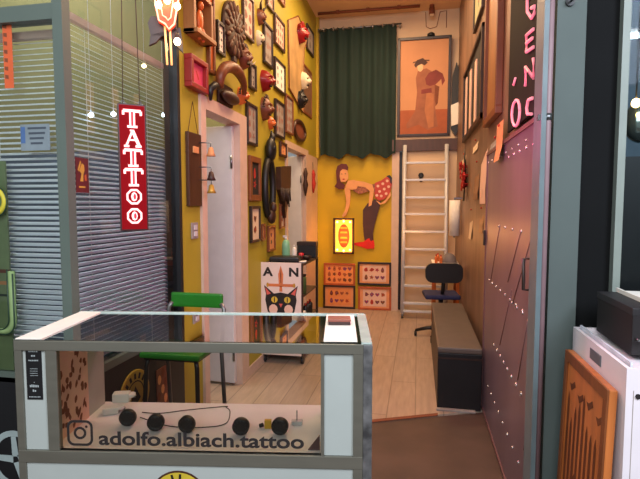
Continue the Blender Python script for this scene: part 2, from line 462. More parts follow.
MB().box(-hw+.022, hw-.022, -hd+.006, -hd+.012, .02, ZF-.038).build('front_panel', M_pan, ct)
MB().box(-hw+.022, hw-.022, hd-.012, hd-.006, .02, ZF-.038).build('rear_panel', M_pan, ct)
for sx in (-1, 1): MB().box(sx*(hw-.012), sx*(hw-.006), -hd+.02, hd-.02, .02, ZF-.038).build('side_panel', M_pan, ct)
M_cg = glass('counter_glass', (222, 228, 224), 1.0)
M_cgt = glass('counter_top_glass', (236, 238, 236), 3.4, .97)
MB().poly([(-hw+.13, -hd+.006, ZF), (.42, -hd+.006, ZF), (.42, -hd+.006, ZT-.03), (-hw+.13, -hd+.006, ZT-.03)]).build('front_glass', M_cg, ct)
MB().poly([(-hw+.002, -hd+.002, ZT-.002), (hw-.002, -hd+.002, ZT-.002), (hw-.002, hd-.002, ZT-.002), (-hw+.002, hd-.002, ZT-.002)]).build('top_glass', M_cgt, ct)
te = MB(); te.box(-hw, hw+.02, hd-.006, hd+.004, ZT-.004, ZT+.003); te.box(hw-.006, hw+.026, -hd, hd, ZT-.004, ZT+.002); te.build('glass_edge', mat('bright_glass_edge', (190, 205, 196), .15, .2), ct)
# lettering and outlined camera icon on the front glass
yG = -hd+.003
def cl(px, py):           # pixel -> local x,z on the counter front
    n = Vector((-math.sin(CA), math.cos(CA), 0)); r = ray(px, py)
    t = ((CC-CAMP).dot(n)+yG)/r.dot(n); p = CAMP+r*t-CC
    return p.x*math.cos(CA)+p.y*math.sin(CA), p.z
a0 = cl(99, 445); a1 = cl(304, 449)
txt = add_text('adolfo.albiach.tattoo', .0405, M_ink, ct, (0, yG, 0), align='LEFT', bold=.0009)
xs = [v.co.x for v in txt.data.vertices]; wdt = max(xs)-min(xs)
txt.scale.x = (a1[0]-a0[0])/wdt; txt.location = (a0[0]-min(xs)*txt.scale.x, yG, (a0[1]+a1[1])/2+.002)
txt.scale.z = 1.52
ic = MB(); c0 = cl(80, 433); s = .041
def rrect(cx, cz, w, h, r, n=5):
    p = []
    for sx, sz, a in ((1, 1, 0), (-1, 1, PI/2), (-1, -1, PI), (1, -1, 1.5*PI)):
        for i in range(n+1):
            t = a+PI/2*i/n; p.append((cx+sx*(w/2-r)+r*math.cos(t), cz+sz*(h/2-r)+r*math.sin(t)))
    return p
def ring(mb, outer, inner, y):
    k = len(outer)
    for i in range(k):
        j = (i+1) % k
        mb.poly([(outer[i][0], y, outer[i][1]), (outer[j][0], y, outer[j][1]), (inner[j][0], y, inner[j][1]), (inner[i][0], y, inner[i][1])])
ring(ic, rrect(c0[0], c0[1], .084, .084, .022), rrect(c0[0], c0[1], .068, .068, .015), yG)
ring(ic, circ(c0[0], c0[1], .0205, n=24), circ(c0[0], c0[1], .0125, n=24), yG)
ic.poly([(p[0], yG, p[1]) for p in circ(c0[0]+.021, c0[1]+.021, .0045, n=12)])
ic.build('camera_icon', M_ink, ct)
# black sticker on left column
st = MB(); st.use(M_blk); sx0, sz1 = cl(24.5, 343); sx1, sz0 = cl(42.5, 400)
st.box(sx0, sx1, -hd+.0055, -hd+.0075, sz0, sz1)
sw = st; sw.use(mat('faded_white_ink', (150, 158, 158), .6)); rr = random.Random(5)
def lines(z, n, hgt, wfrac):
    w = (sx1-sx0)*wfrac; x = (sx0+sx1)/2-w/2; k = 0
    for i in range(n):
        ww = w/n; sw.poly([(x+i*ww, -hd+.005, z), (x+i*ww+ww*.72, -hd+.005, z), (x+i*ww+ww*.72, -hd+.005, z+hgt*rr.uniform(.7, 1)), (x+i*ww, -hd+.005, z+hgt*rr.uniform(.7, 1))])
hh = sz1-sz0
for fz, n, g, wf in ((.84, 5, .03, .6), (.76, 2, .03, .3), (.68, 6, .028, .65), (.54, 7, .012, .5), (.50, 7, .012, .5), (.46, 7, .012, .5), (.42, 7, .012, .5), (.30, 1, .015, .06), (.22, 6, .05, .6), (.14, 2, .04, .25), (.04, 8, .02, .75)):
    lines(sz0+hh*fz, n, hh*g, wf)
st.build('sticker', None, ct, label='tall black sticker with small white writing')

# round emblem on the front panel
ex, ez = cl(178, 471); em = MB(); R = .092; ez -= R
yE = -hd+.0055
def disc(mb, m, r, y, sx=1): mb.use(m).poly([(p[0], y, p[1]) for p in circ(ex, ez, r*sx, r, 40)])
disc(em, M_woodd, R, yE, 1); disc(em, mat('emblem_yellow', (196, 172, 50), .5), R*.93, yE-.0006); disc(em, M_blk, R*.66, yE-.0012); disc(em, mat('emblem_pale', (206, 196, 150), .5), R*.6, yE-.0018)
em.use(M_blk)
for i in range(18):
    a = 2*PI*i/18+.1
    q = [(R*.7, a-.06), (R*.88, a-.045), (R*.88, a+.045), (R*.7, a+.06)]
    if i % 3: em.poly([(ex+r*math.cos(t), yE-.0012, ez+r*math.sin(t)) for r, t in q][::-1])
em.build('round_emblem', None, ct, label='round yellow and black emblem on the white front panel')

def cw(lx, ly, z):      # counter local -> world
    return Vector((CC.x+lx*math.cos(CA)-ly*math.sin(CA), CC.y+lx*math.sin(CA)+ly*math.cos(CA), z))
# black disc things in the case
def disc_at(px, py, label, tw):
    p = onz(px, py+8.5, ZF)
    t = thing('foot_pedal', label, 'pedal', (p.x, p.y, ZF), PSI+tw, 'black round foot pedals in the glass case')
    b = MB(); b.lathe([(.0265, -.012), (.029, -.009), (.029, .008), (.025, .012), (.018, .0125), (.016, .010)], (0, 0, .0292), 24, 'y'); b.build('pedal_body', M_blk, t)
    g = MB()
    for i in range(12):
        a = 2*PI*i/12; g.box(-.0012, .0012, -.0135, -.0115, .018, .025, Matrix.Translation((0, 0, .0292)) @ Matrix.Rotation(a, 4, 'Y'))
    g.build('grip_ribs', mat('dark_rubber', (44, 44, 46), .7), t)
    MB().cyl((0, .012, .0292), (0, .04, .012), .006, 8).build('cable_boot', M_blk, t)
    return t
for px, lb in ((128, 'black round pedal standing in the case, leftmost of five, partly behind the plug adapter'), (156, 'black round pedal standing in the case, second from the left'),
               (187, 'black round pedal standing in the case above the middle of the lettering'), (241, 'black round pedal standing alone right of the case middle'),
               (280, 'black round pedal beside the yellow clip in the case')):
    disc_at(px, {128: 417, 156: 422, 187: 424, 241: 426, 280: 426}[px], lb, rr.uniform(-.2, .2))
def adapter(px, py, label, rz, w=.05, hgt=.034, tip=0):
    p = onz(px, py, ZF)
    t = thing('plug_adapter', label, 'adapter', (p.x, p.y, ZF+tip), rz)
    MB().box(-w/2, w/2, -.02, .02, 0, hgt, bev=.005).build('adapter_body', mat('white_plastic', (222, 218, 208), .35, var=.03), t)
    f = MB(); f.lathe([(.016, 0), (.018, .004), (.018, .012)], (w/2+.003, 0, hgt/2), 16); f.build('socket_face', mat('white_plastic', (222, 218, 208)), t)
    pn = MB()
    for sx in (-1, 1): pn.cyl((w/2, sx*.008, hgt/2), (w/2+.022, sx*.008, hgt/2), .0024, 8)
    pn.build('plug_pins', M_steel, t)
    return t
adapter(122, 408, 'white plug adapter in the case, raised nearest block with its pins to the right', PSI+.15, .062, .036, .026)
adapter(111, 413, 'white plug adapter lying lower on the left of the raised one', PSI+.3, .056, .026)
def cable(label, pts, r=.0016):
    pp = [Vector(p) for p in pts]; out = []
    for i in range(len(pp)-1):
        p0 = pp[max(i-1, 0)]; p1 = pp[i]; p2 = pp[i+1]; p3 = pp[min(i+2, len(pp)-1)]
        for k in range(6):
            t = k/6; out.append(.5*((2*p1)+(-p0+p2)*t+(2*p0-5*p1+4*p2-p3)*t*t+(-p0+3*p1-3*p2+p3)*t**3))
    out.append(pp[-1])
    o = MB().tube(out, r, 6).build('cable', M_blk)
    return tag(o, label, 'cable')
def fz(px, py, dz=.003): p = onz(px, py, ZF); return (p.x, p.y, ZF+dz)
cable('thin black cable curving along the back of the case floor', [fz(142, 413), fz(160, 414), fz(185, 411), fz(215, 408), fz(228, 407)])
cable('thin black cable looping from the pedals to the right in the case', [fz(140, 418), fz(170, 427), fz(205, 428), fz(226, 424), fz(230, 412), fz(226, 408)])
yc = thing('clip', 'yellow plastic clip leaning on the rightmost round pedal', 'clip', onz(268, 428, ZF), PSI)
b = MB(); b.box(-.012, .012, -.008, .008, 0, .03, bev=.002); b.build('clip_body', mat('yellow_plastic', (214, 168, 40), .4), yc)
b = MB(); b.cyl((-.016, 0, .012), (-.03, 0, .008), .007, 10); b.build('clip_jaw', M_blk, yc)
gb = thing('needle_holder', 'small clear block with an upright steel pin at the right of the case', 'holder', onz(297, 424, ZF), PSI)
b = MB(); b.box(-.02, .02, -.012, .012, 0, .014, bev=.003); b.build('holder_block', mat('frosted_plastic', (206, 204, 204), .2), gb)
MB().cyl((0, 0, .014), (0, 0, .05), .002, 8).build('pin', M_steel, gb)
br_ = thing('brown_card', 'small brown triangular card in the right front corner of the case', 'card', cw(.395, -.16, ZF), CA)
b = MB(); b.prism([(-.02, 0), (.018, 0), (.018, .05)], 0, .004); b.build('card_sheet', mat('brown_card', (110, 78, 76), .6), br_)
# white sheet and wallet on the counter top
ws = thing('paper_sheet', 'long white sheet lying under the wallet on the counter top', 'paper', cw(.478, -.01, ZT), CA)
b = MB(); b.box(-.052, .052, -.18, .185, .0008, .0026); b.build('sheet', M_papw, ws)
wl = thing('wallet', 'folded brown leather wallet lying on the right end of the counter top', 'wallet', cw(.477, .04, ZT+.0022), CA+.03)
b = MB(); b.box(-.042, .036, -.03, .03, .0005, .011, bev=.003); b.build('lower_flap', mat('dark_leather', (52, 30, 26), .5), wl)
b = MB(); b.box(-.043, .037, -.031, .031, .0115, .021, bev=.003); b.build('upper_flap', mat('brown_leather', (128, 70, 58), .45), wl)

# ------------------------------------------------------------------ green chair behind the counter
gc = thing('green_chair', 'green padded high chair with dark metal legs behind the counter', 'chair', (-1.155, 2.24, 0))
b = MB(); b.box(-.155, .155, -.14, .12, .684, .710, bev=.009); b.build('seat', M_grn, gc)
b = MB(); b.box(-.15, .145, .17, .195, .872, .95, bev=.011); b.build('backrest', M_grn, gc)
M_leg = mat('dark_tube', (52, 50, 48), .35, .6)
for sx in (-1, 1):
    MB().tube([(sx*.12, -.10, .687), (sx*.132, -.112, .64), (sx*.155, -.15, 0)], .011, 10).build('front_leg', M_leg, gc)
    MB().tube([(sx*.14, .17, .90), (sx*.158, .165, .87), (sx*.155, .13, .66), (sx*.16, .19, 0)], .011, 10).build('rear_leg', mat('grey_tube', (112, 112, 110), .35, .6), gc)
b = MB(); b.cyl((-.147, -.135, .25), (.147, -.135, .25), .008, 8); b.cyl((-.148, -.135, .28), (-.15, .165, .28), .008, 8); b.cyl((.148, -.135, .28), (.15, .165, .28), .008, 8); b.build('stretcher', M_leg, gc)
b = MB(); b.box(-.14, .14, -.12, .15, .672, .685); b.build('seat_frame', M_leg, gc)

# dado decorations on the dark panel under the side window (flat decals)
def wallroot(name, label, cat, side, yc, zc, group=None, off=0, xc=None):
    if side == 'L': return thing(name, label, cat, (LX+off, yc, zc), PI/2, group)
    if side == 'R': return thing(name, label, cat, (RX-off, yc, zc), -PI/2, group)
    return thing(name, label, cat, (yc, BY-off, zc), 0, group)
p = onx(134, 392, LX)
dc = wallroot('round_sign', 'round yellow sign on the black panel under the side window', 'sign', 'L', p.y, p.z-.02)
b = MB(); b.use(mat('sign_yellow', (176, 140, 36), .5)).lathe([(.13, 0), (.13, .006), (.125, .008)], (0, 0, 0), 36, 'y'); b.build('sign_disc', None, dc)
b = MB()
for i in range(16):
    a = 2*PI*i/16
    b.poly([(r*math.cos(t), -.0086, r*math.sin(t)) for r, t in ((.085, a-.1), (.113, a-.07), (.113, a+.08), (.085, a+.1))][::-1])
ring(b, circ(0, 0, .076, n=28), circ(0, 0, .07, n=28), -.0086)
b.poly([(0, -.0087, .05), (-.045, -.0087, -.02), (0, -.0087, -.05), (.045, -.0087, -.02)])
b.build('sign_marks', M_ink, dc)
p = onx(163, 388, LX)
dp = wallroot('tattoo_poster', 'small brown figure poster on the black panel right of the round sign', 'poster', 'L', p.y, p.z-.02, None, -.002)
b = MB(); b.use(mat('poster_brown', (120, 70, 50), .6)).box(-.07, .05, -.006, 0, -.16, .14)
rr = random.Random(9)
for k in range(9):
    x = rr.uniform(-.05, .03); z = -.13+k*.03
    b.use(M_skin if k % 2 else M_inkb).poly([(q[0], -.0065-k*.0001, q[1]) for q in circ(x, z, .018, .026, 9)])
b.build('poster_sheet', None, dp)
# white ring emblem on black front panel, far left
p = ony(22, 460, FY-.03)
we = thing('ring_emblem', 'white circular emblem painted on the black front panel left of the counter', 'emblem', (p.x-.03, FY-.0295, p.z))
b = MB(); ring(b, circ(0, 0, .125, n=40), circ(0, 0, .100, n=40), -.001)
for a in (PI, PI/3+.6, -PI/3-.2, .3): b.poly([(.1*math.cos(a-.12), -.001, .1*math.sin(a-.12)), (.1*math.cos(a+.12), -.001, .1*math.sin(a+.12)), (.02*math.cos(a+.9), -.001, .02*math.sin(a+.9)), (.02*math.cos(a-.9), -.001, .02*math.sin(a-.9))])
b.build('emblem_paint', mat('emblem_white', (170, 186, 186), .5), we)

# ------------------------------------------------------------------ decals and poster on front glass
def glassdecal(px0, px1, py0, py1): a = ony(px0, py0, FY-.004); c = ony(px1, py1, FY-.004); return a.x, c.x, c.z, a.z
x0, x1, z0, z1 = glassdecal(2, 14, 18, 88)
sd = thing('orange_strip', 'orange vertical strip sticker at the top left of the front window', 'sticker', ((x0+x1)/2, FY-.003, (z0+z1)/2))
b = MB(); b.use(mat('orange_vinyl', (206, 92, 50), .5)).box(x0-(x0+x1)/2, x1-(x0+x1)/2, -.002, 0, -(z1-z0)/2, (z1-z0)/2)
b.use(M_inkb)
for k in range(7):
    zc = (z1-z0)/2-.04-k*.033; b.poly([(x0-(x0+x1)/2+.004, -.0025, zc), (x0-(x0+x1)/2+.02, -.0025, zc-.004), (x0-(x0+x1)/2+.02, -.0025, zc+.012), (x0-(x0+x1)/2+.004, -.0025, zc+.014)])
b.build('strip_sheet', None, sd)
x0, x1, z0, z1 = glassdecal(-14, 14, 275, 333)
gl = thing('window_letter', 'large green outlined hook-shaped letter on the lower front window', 'letter', (x1, FY-.004, z0))
def hookpts(o, w):
    L_ = []; W = .10; Hh = z1-z0+.02
    L_ += [(o, 0, Hh)]; L_ += [(o, 0, .06)]
    for i in range(9):
        t = -PI/2*i/8; L_.append((-.045+(.045+o)*math.cos(t), 0, .055+(.05-o*-1)*math.sin(t)))
    L_.append((-W, 0, .004))
    return L_
b = MB(); b.use(mat('pale_green_paint', (126, 150, 96), .6)); hk1 = hookpts(0, 0)
b.tube(hk1, .014, 6); b.build('letter_fill', None, gl)
b = MB(); b.tube([(q[0]+.012, -.008, q[2]-.01) for q in hk1], .003, 6); b.tube([(q[0]-.014, -.008, q[2]+.008) for q in hk1], .003, 6); b.build('letter_outline', mat('dark_green_paint', (24, 52, 34), .5), gl)
x0, x1, z0, z1 = glassdecal(-20, 9, 178, 225)
yl_ = thing('window_letter', 'yellow and green curved letter at the left edge of the front window', 'letter', ((x0+x1)/2, FY-.004, (z0+z1)/2))
b = MB(); b.tube(arc3((0, 0), .05, -1.9, 1.6, 12), .012, 6); b.build('letter_fill', mat('yellow_paint_bright', (196, 182, 50), .6), yl_)
b = MB(); b.tube(arc3((0, 0), .066, -1.9, 1.6, 12, -.006), .003, 6); b.build('letter_outline', mat('dark_green_paint', (24, 52, 34), .5), yl_)
# green-cream panel in booth behind lower left
x0, x1, z0, z1 = glassdecal(-40, 10, 165, 345)
gp = thing('painted_board', 'pale green painted board behind the left edge of the front window', 'board', (x1-.12, FY+.012, SILL+.014))
b = MB(); b.use(mat('pale_green_board', (138, 156, 110), .7)).box(-.12, .118, 0, .008, 0, z1-SILL)
b.use(M_inkb).box(-.12, .119, -.001, 0, .42, .435); b.use(mat('dark_green_paint', (24, 52, 34))).box(-.12, .119, -.001, 0, .32, .33); b.use(M_papo).box(-.12, .119, -.001, 0, .37, .385)
b.build('board_sheet', None, gp)
# pale reflections in the front window, painted on a flat sheet
sl_ = thing('reflection_patch', 'pale painted reflection on the front window near eye height', 'reflection_patch', ony(36, 138, FY-.003))
b = MB(); b.use(mat('reflection_grey', (122, 134, 140), .4)).box(-.07, .065, -.002, 0, -.05, .055)
b.use(mat('reflection_dark', (66, 74, 84), .5))
for k in range(4): b.box(-.035+.004*k, .05-.006*k, -.003, -.002, .035-.02*k, .043-.02*k)
b.use(mat('reflection_blue', (74, 104, 150), .4)).box(-.068, -.048, -.003, -.002, -.02, .045)
b.build('reflection_sheet', None, sl_)
# small poster on the side window
a = onx(75, 156, LX-.015); c = onx(89, 194, LX-.015)
po = thing('small_poster', 'small dark red poster with a yellow raised fist beside the corner post', 'poster', (LX-.016, (a.y+c.y)/2, (a.z+c.z)/2), PI/2)
w = (c.y-a.y)/2; hgt = .072
b = MB(); b.use(mat('poster_red', (88, 24, 30), .5)).box(-w, w, -.002, 0, -hgt, hgt)
b.use(mat('poster_yellow', (196, 150, 60), .5))
def fp(pts, y=-.0028): b.poly([(q[0]*w, y, q[1]*hgt) for q in pts])
fp([(-.4, -.35), (.1, -.35), (.15, .05), (.35, .3), (.3, .6), (-.05, .7), (-.5, .25), (-.15, .1)]); fp([(-.75, .3), (-.55, .2), (-.15, .75), (-.3, .85)]); fp([(-.6, -.72), (.4, -.72), (.4, -.62), (-.6, -.62)])
b.use(mat('poster_orange', (186, 90, 50), .5)); fp([(.3, .0), (.6, .1), (.65, -.3), (.35, -.3)])
b.build('poster_sheet', None, po)

# ------------------------------------------------------------------ hanging red TATTOO sign
sp0 = ony(133, 168, 1.70)
sg = thing('hanging_sign', 'red lit vertical sign reading TATTOO hanging on two cords by the side window', 'sign', (sp0.x, sp0.y, sp0.z), math.radians(38))
SW, SH = .050, .238
M_red = mat('sign_red', (120, 4, 12), .75, spec=.1, emit=.14, ecol=(200, 5, 20), var=.05)
b = MB(); b.box(-SW, SW, -.012, .012, -SH, SH, bev=.003); b.build('sign_box', mat('dark_red_box', (54, 6, 10), .4), sg)
b = MB(); b.box(-SW+.005, SW-.005, -.0135, -.012, -SH+.006, SH-.006); b.build('sign_face', M_red, sg)
M_neon = mat('sign_letter_glow', (255, 190, 190), emit=2.2, ecol=(255, 150, 150))
M_neo2 = mat('sign_letter_core', (220, 30, 40), emit=1.0, ecol=(255, 40, 50))
lt = MB(); cell = 2*(SH-.02)/6; lw_ = .031; lh = cell*.40
def bar(x0, z0, x1, z1, cz, t=.0042, m=M_neon, y=-.016):
    lt.use(m); d = Vector((x1-x0, 0, z1-z0)); n = Vector((-d.z, 0, d.x)).normalized()*t
    A = Vector((x0, y, z0+cz)); B = Vector((x1, y, z1+cz)); lt.poly([A-n, B-n, B+n, A+n])
for i, chx in enumerate('TATTOO'):
    cz = SH-.02-cell*(i+.5); L_ = lh; Wl = lw_
    if chx == 'T':
        bar(-Wl, L_, Wl, L_, cz, .0055); bar(-Wl, L_, -Wl, L_*.45, cz); bar(Wl, L_, Wl, L_*.45, cz); bar(-.007, L_, -.007, -L_, cz, .003); bar(.007, L_, .007, -L_, cz, .003); bar(-.018, -L_, .018, -L_, cz, .0045)
        bar(0, L_*.9, 0, -L_*.9, cz, .0035, M_neo2, -.0162)
    elif chx == 'A':
        bar(0, L_, -Wl*.75, -L_, cz, .0038); bar(0, L_, Wl*.75, -L_, cz, .006); bar(-Wl*.5, -L_*.2, Wl*.5, -L_*.2, cz, .003); bar(-Wl, -L_, -Wl*.4, -L_, cz); bar(Wl*.3, -L_, Wl, -L_, cz); bar(-Wl*.3, L_, Wl*.2, L_, cz, .003)
    else:
        lt.use(M_neon); ring(lt, [(q[0], q[1]+cz) for q in circ(0, 0, Wl*.95, L_*1.08, 8, PI/8)], [(q[0], q[1]+cz) for q in circ(0, 0, Wl*.72, L_*.8, 8, PI/8)], -.016)
        lt.poly([(q[0], -.0158, q[1]+cz) for q in circ(0, 0, .011, L_*.6, 8)]); lt.use(M_neo2).poly([(q[0], -.0162, q[1]+cz) for q in circ(0.002, 0, .005, L_*.4, 8)])
lt.build('sign_letters', None, sg, label='pale pink glowing letters')
for x, zt in ((-.03, 2.62-sp0.z), (.03, 2.62-sp0.z)):
    MB().cyl((x, 0, SH), (x*.6, 0, zt), .0018, 6).build('hanging_cord', mat('dark_cord', (70, 40, 30), .7), sg)
ey = MB()
for x in (-.03, .03): ey.tube(arc3((x, SH+.006), .006, 0, 2*PI, 10), .0015, 5)
ey.build('eyelet', M_steel, sg)

# ------------------------------------------------------------------ heart/shield lamp at top left
hp = ony(167, 10, 1.72)
hl = thing('shield_lamp', 'glowing red shield-shaped lamp with white bulbs hanging above the sign', 'lamp', hp, math.radians(25))
sc = .061
shp = [(-.75, 1.6), (.75, 1.6), (.72, .6), (.55, -.3), (.45, -.9), (.1, -1.25), (-.12, -.95), (-.5, -.75), (-.68, .2)]
b = MB(); b.prism([(x*sc, z*sc) for x, z in shp], -.01, .01); b.build('shield_plate', mat('lit_red', (226, 64, 34), emit=.9, ecol=(255, 70, 30)), hl)
b = MB(); b.tube([(x*sc*.95, -.013, z*sc*.95) for x, z in shp], .0035, 6, close=True); b.tube([(x*sc*.5, -.013, z*sc*.55) for x, z in shp], .0025, 6, close=True); b.build('neon_outline', mat('pink_neon', (255, 170, 140), emit=2.5, ecol=(255, 140, 110)), hl)
M_bulb = mat('bulb_white', (255, 240, 210), emit=16, ecol=(255, 226, 170))
for x, z in ((-.45, .1), (.62, .12), (.05, .4)):
    bb = MB(); bb.ell((x*sc, -.026, z*sc), .012, .012, .013, 12, 8); bb.build('bulb', M_bulb, hl)
wg = MB()
wg.prism([(x*sc, z*sc) for x, z in ((-.6, -.4), (-.95, -.35), (-1.15, -.8), (-1.0, -1.5), (-1.1, -2.1), (-.7, -1.9), (-.2, -1.3), (.1, -1.4), (.75, -.9), (.85, -1.6), (.9, -2.4), (.5, -2.0), (.15, -1.5), (.1, -.8))], .011, .03)
wg.build('carved_back', M_maskd, hl)
b = MB(); b.cyl((-.01, .012, -.7*sc), (-.004, .012, -3.2*sc), .004, 8); b.cyl((.008, .012, -.7*sc), (.012, .012, -3.2*sc), .004, 8); b.build('reflection_streak', mat('warm_reflection', (250, 190, 130), emit=1.2, ecol=(255, 170, 90)), hl)  # warm streaks reflected on the glass, built as glowing rods
MB().cyl((0, 0, 1.55*sc), (0, 0, 2.62-hp.z), .002, 6).build('hanging_cord', M_blk, hl)
bp = ony(174, 65, 1.70)
lbv = Vector((.035, -.012, -.115))
b = MB(); b.ell(lbv, .0125, .0125, .014); b.build('bulb', M_bulb, hl)
b = MB(); b.cyl(lbv+Vector((0, 0, .013)), lbv+Vector((0, 0, .03)), .007, 8); b.cyl(lbv+Vector((0, 0, .03)), (.03, .005, -.03), .002, 6); b.build('bulb_socket', M_woodd, hl)
# bulbs added between glass and blind for glare spots on the side window
M_glare = mat('glare_white', (230, 240, 255), emit=14, ecol=(215, 235, 255))
M_glarew = mat('glare_warm', (255, 226, 170), emit=14, ecol=(255, 214, 150))
for px, py, lb_, mm in ((91, 115, 'white bulb added for a glare spot in front of the blind, nearer the corner post', M_glare), (113.5, 114, 'white bulb added for a glare spot just left of the red sign', M_glare), (144, 66, 'warm bulb added for a glare spot in front of the blind above the red sign', M_glarew), (163, 115, 'dim white bulb added for a glare spot in front of the blind right of the red sign', M_glare)):
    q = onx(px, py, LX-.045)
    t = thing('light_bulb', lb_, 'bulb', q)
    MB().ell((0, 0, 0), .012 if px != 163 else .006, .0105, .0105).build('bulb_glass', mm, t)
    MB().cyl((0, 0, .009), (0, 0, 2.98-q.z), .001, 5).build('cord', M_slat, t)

# ------------------------------------------------------------------ pictures
def flash_art(mb, w, h, y, cols, rows, inks, seed, dens=1.0):
    r = random.Random(seed)
    for i in range(cols):
        for j in range(rows):
            cx = (-.5+(i+.5)/cols)*w; cz = (-.5+(j+.5)/rows)*h
            s_ = min(w/cols, h/rows)*.36*dens; mb.use(r.choice(inks))
            kind = r.randint(0, 3)
            n = 11; a0 = r.uniform(0, 6)
            if kind == 0: pts = [(cx+s_*(1 if k % 2 else .45)*math.cos(a0+2*PI*k/10), cz+s_*(1 if k % 2 else .45)*math.sin(a0+2*PI*k/10)) for k in range(10)]
            elif kind == 1: pts = [(cx+s_*.45*math.cos(t)*(1.4-.5*math.sin(t)), cz+s_*1.1*math.sin(t)) for t in [2*PI*k/n for k in range(n)]]
            elif kind == 2: pts = [(cx+s_*.9*math.sin(t)**3, cz+s_*.9*(.8*math.cos(t)-.33*math.cos(2*t)-.14*math.cos(3*t))) for t in [2*PI*k/14 for k in range(14)]]
            else: pts = [(cx+s_*r.uniform(.5, 1.1)*math.cos(t), cz+s_*r.uniform(.5, 1.1)*math.sin(t)) for t in [2*PI*k/n for k in range(n)]]
            mb.poly([(q[0], y, q[1]) for q in pts])
            mb.use(r.choice(inks)); mb.poly([(cx+s_*.3*math.cos(t), y-.0006, cz+s_*.3*math.sin(t)) for t in [2*PI*k/7 for k in range(7)]])
SOFT = [mat('faded_ink', (120, 96, 86), .7), mat('faded_red_ink', (150, 96, 82), .7)]
SHEET = [M_inkb, M_inkr, mat('rust_ink', (170, 90, 56), .7), M_inkb, M_inkv, mat('rust_ink', (170, 90, 56))]
ALLINK = [M_ink, M_inkr, M_inkb, M_inkg, M_inkv]
def picture(label, side, c, w, h, mf, mp_, art=None, fw=.022, depth=.025, rot=None, mount=None, group=None, off=.001, seed=1, cat='picture', name='framed_picture'):
    t = wallroot(name, label, cat, side, c[0], c[1], group, off)
    if rot: t.rotation_euler = rot
    W, Hh = w/2, h/2; f = MB(); fw = min(fw, W*.55, Hh*.4)
    for bx in ((-W, W, -depth, 0, Hh-fw, Hh), (-W, W, -depth, 0, -Hh, -Hh+fw), (-W, -W+fw, -depth, 0, -Hh+fw, Hh-fw), (W-fw, W, -depth, 0, -Hh+fw, Hh-fw)): f.box(*bx, bev=min(.004, fw*.2))
    f.build('frame', mf, t)
    p_ = MB(); y = -depth*.45; p_.use(mp_).box(-W+fw, W-fw, y, -.001, -Hh+fw, Hh-fw)
    iw, ih = 2*(W-fw), 2*(Hh-fw)
    if mount:
        p_.use(mount).box(-iw*.4, iw*.4, y-.001, y, -ih*.42, ih*.42); iw *= .8; ih *= .84; y -= .001
    if art == 'flash': flash_art(p_, iw*.92, ih*.92, y-.0008, max(2, round(iw/.085)), max(2, round(ih/.095)), SHEET if cat == 'flash sheet' else SOFT, seed, 1.25)
    elif art == 'ink': flash_art(p_, iw*.8, ih*.8, y-.0008, 2, 3, [M_ink, M_papg], seed, 1.1)
    elif art == 'one': flash_art(p_, iw*.7, ih*.7, y-.0008, 1, 2, ALLINK, seed, 1.2)
    elif art == 'stroke': p_.use(M_inkr).poly([(-iw*.05, y-.0008, ih*.15), (iw*.02, y-.0008, ih*.2), (iw*.2, y-.0008, -ih*.15), (iw*.12, y-.0008, -ih*.2)])
    p_.build('print', None, t)
    return t
def lrect(x0, x1, y0, y1, bot_right=True):
    a = onx(x0, y0, LX+.01); bq = onx(x1, y1, LX+.01)
    return (( (a.y+bq.y)/2, (a.z+bq.z)/2), bq.y-a.y, a.z-bq.z)
def lpic(label, x0, x1, y0, y1, mf, mp_, art, **k):
    c, w, h = lrect(x0, x1, y0, y1); return picture(label, 'L', c, w, h, mf, mp_, art, **k)
lpic('pink picture in a dark red frame above the tool board', 185, 203, 53, 95, M_frr, M_pink, 'stroke', fw=.03, depth=.05, seed=3)
lpic('narrow wooden framed picture just right of the pink picture', 206.5, 214, -10, 76, M_wood, M_masko, 'one', seed=4)
lpic('slim white print in a dark frame left of the carved rosette', 216, 224, 19, 58, M_frb, M_papw, 'ink', seed=5)
lpic('tall pinkish print in a brown frame right of the carved rosette', 242, 253, -12, 44, M_woodd, M_papp, 'flash', seed=6)
lpic('small grey print in a thin dark frame above the horned mask', 249, 255.5, 61, 92, M_frb, M_papg, 'ink', seed=7)
lpic('tall grey print in a dark frame behind the red mask', 263, 272, 20, 70, M_frb, M_papg, 'flash', seed=8)
lpic('pinkish print in a dark frame, directly above the white ink drawing', 274, 284, 12, 54, M_woodd, M_papp, 'flash', seed=9)
lpic('white ink drawing with black figures in a black frame', 274, 284.5, 56, 96, M_frb, M_papw, 'ink', fw=.02, seed=10)
lpic('grey print in a dark frame right above the first doorway corner', 246, 256.5, 101, 147, M_frb, M_papg, 'flash', seed=11)
lpic('grey print in a dark frame under the white ink drawing', 274.5, 284, 98, 140, M_frb, M_papg, 'flash', seed=12)
lpic('brown print in a wooden frame left of the oval frame', 285, 292.5, 93, 136, M_wood, M_papg, 'flash', seed=13)
lpic('small dark picture near the ceiling in the back left corner', 306.5, 313, 23, 58, M_frb, M_papg, 'one', seed=14)
lpic('dark picture in a wide wooden frame beside the first doorway', 248.5, 260, 155, 201, M_wood, M_ink, 'one', fw=.05, seed=15)
lpic('black framed pale print below the wooden frame by the doorway', 250, 259.5, 206, 241, M_frb, M_pap, 'one', seed=16)
lpic('brown framed print hanging above the dark fringed garment', 279.5, 286, 141, 158, M_woodd, M_papo, 'one', seed=17)
lpic('tiny wooden framed print beside the second doorway', 279.5, 284, 204, 228, M_wood, M_pap, 'one', seed=18)
lpic('small wooden framed print leaning behind the green bottle', 267.5, 274.5, 226, 250, M_wood, M_papo, 'one', seed=19)
lpic('tiny wooden framed print under the carved hoop, beside the small wooden one', 261, 264.5, 224, 240, M_wood, M_papo, None, seed=20)
lpic('narrow pale print at the top edge above the devil mask', 266, 273, -25, 14, M_woodd, M_papp, 'flash', seed=21)
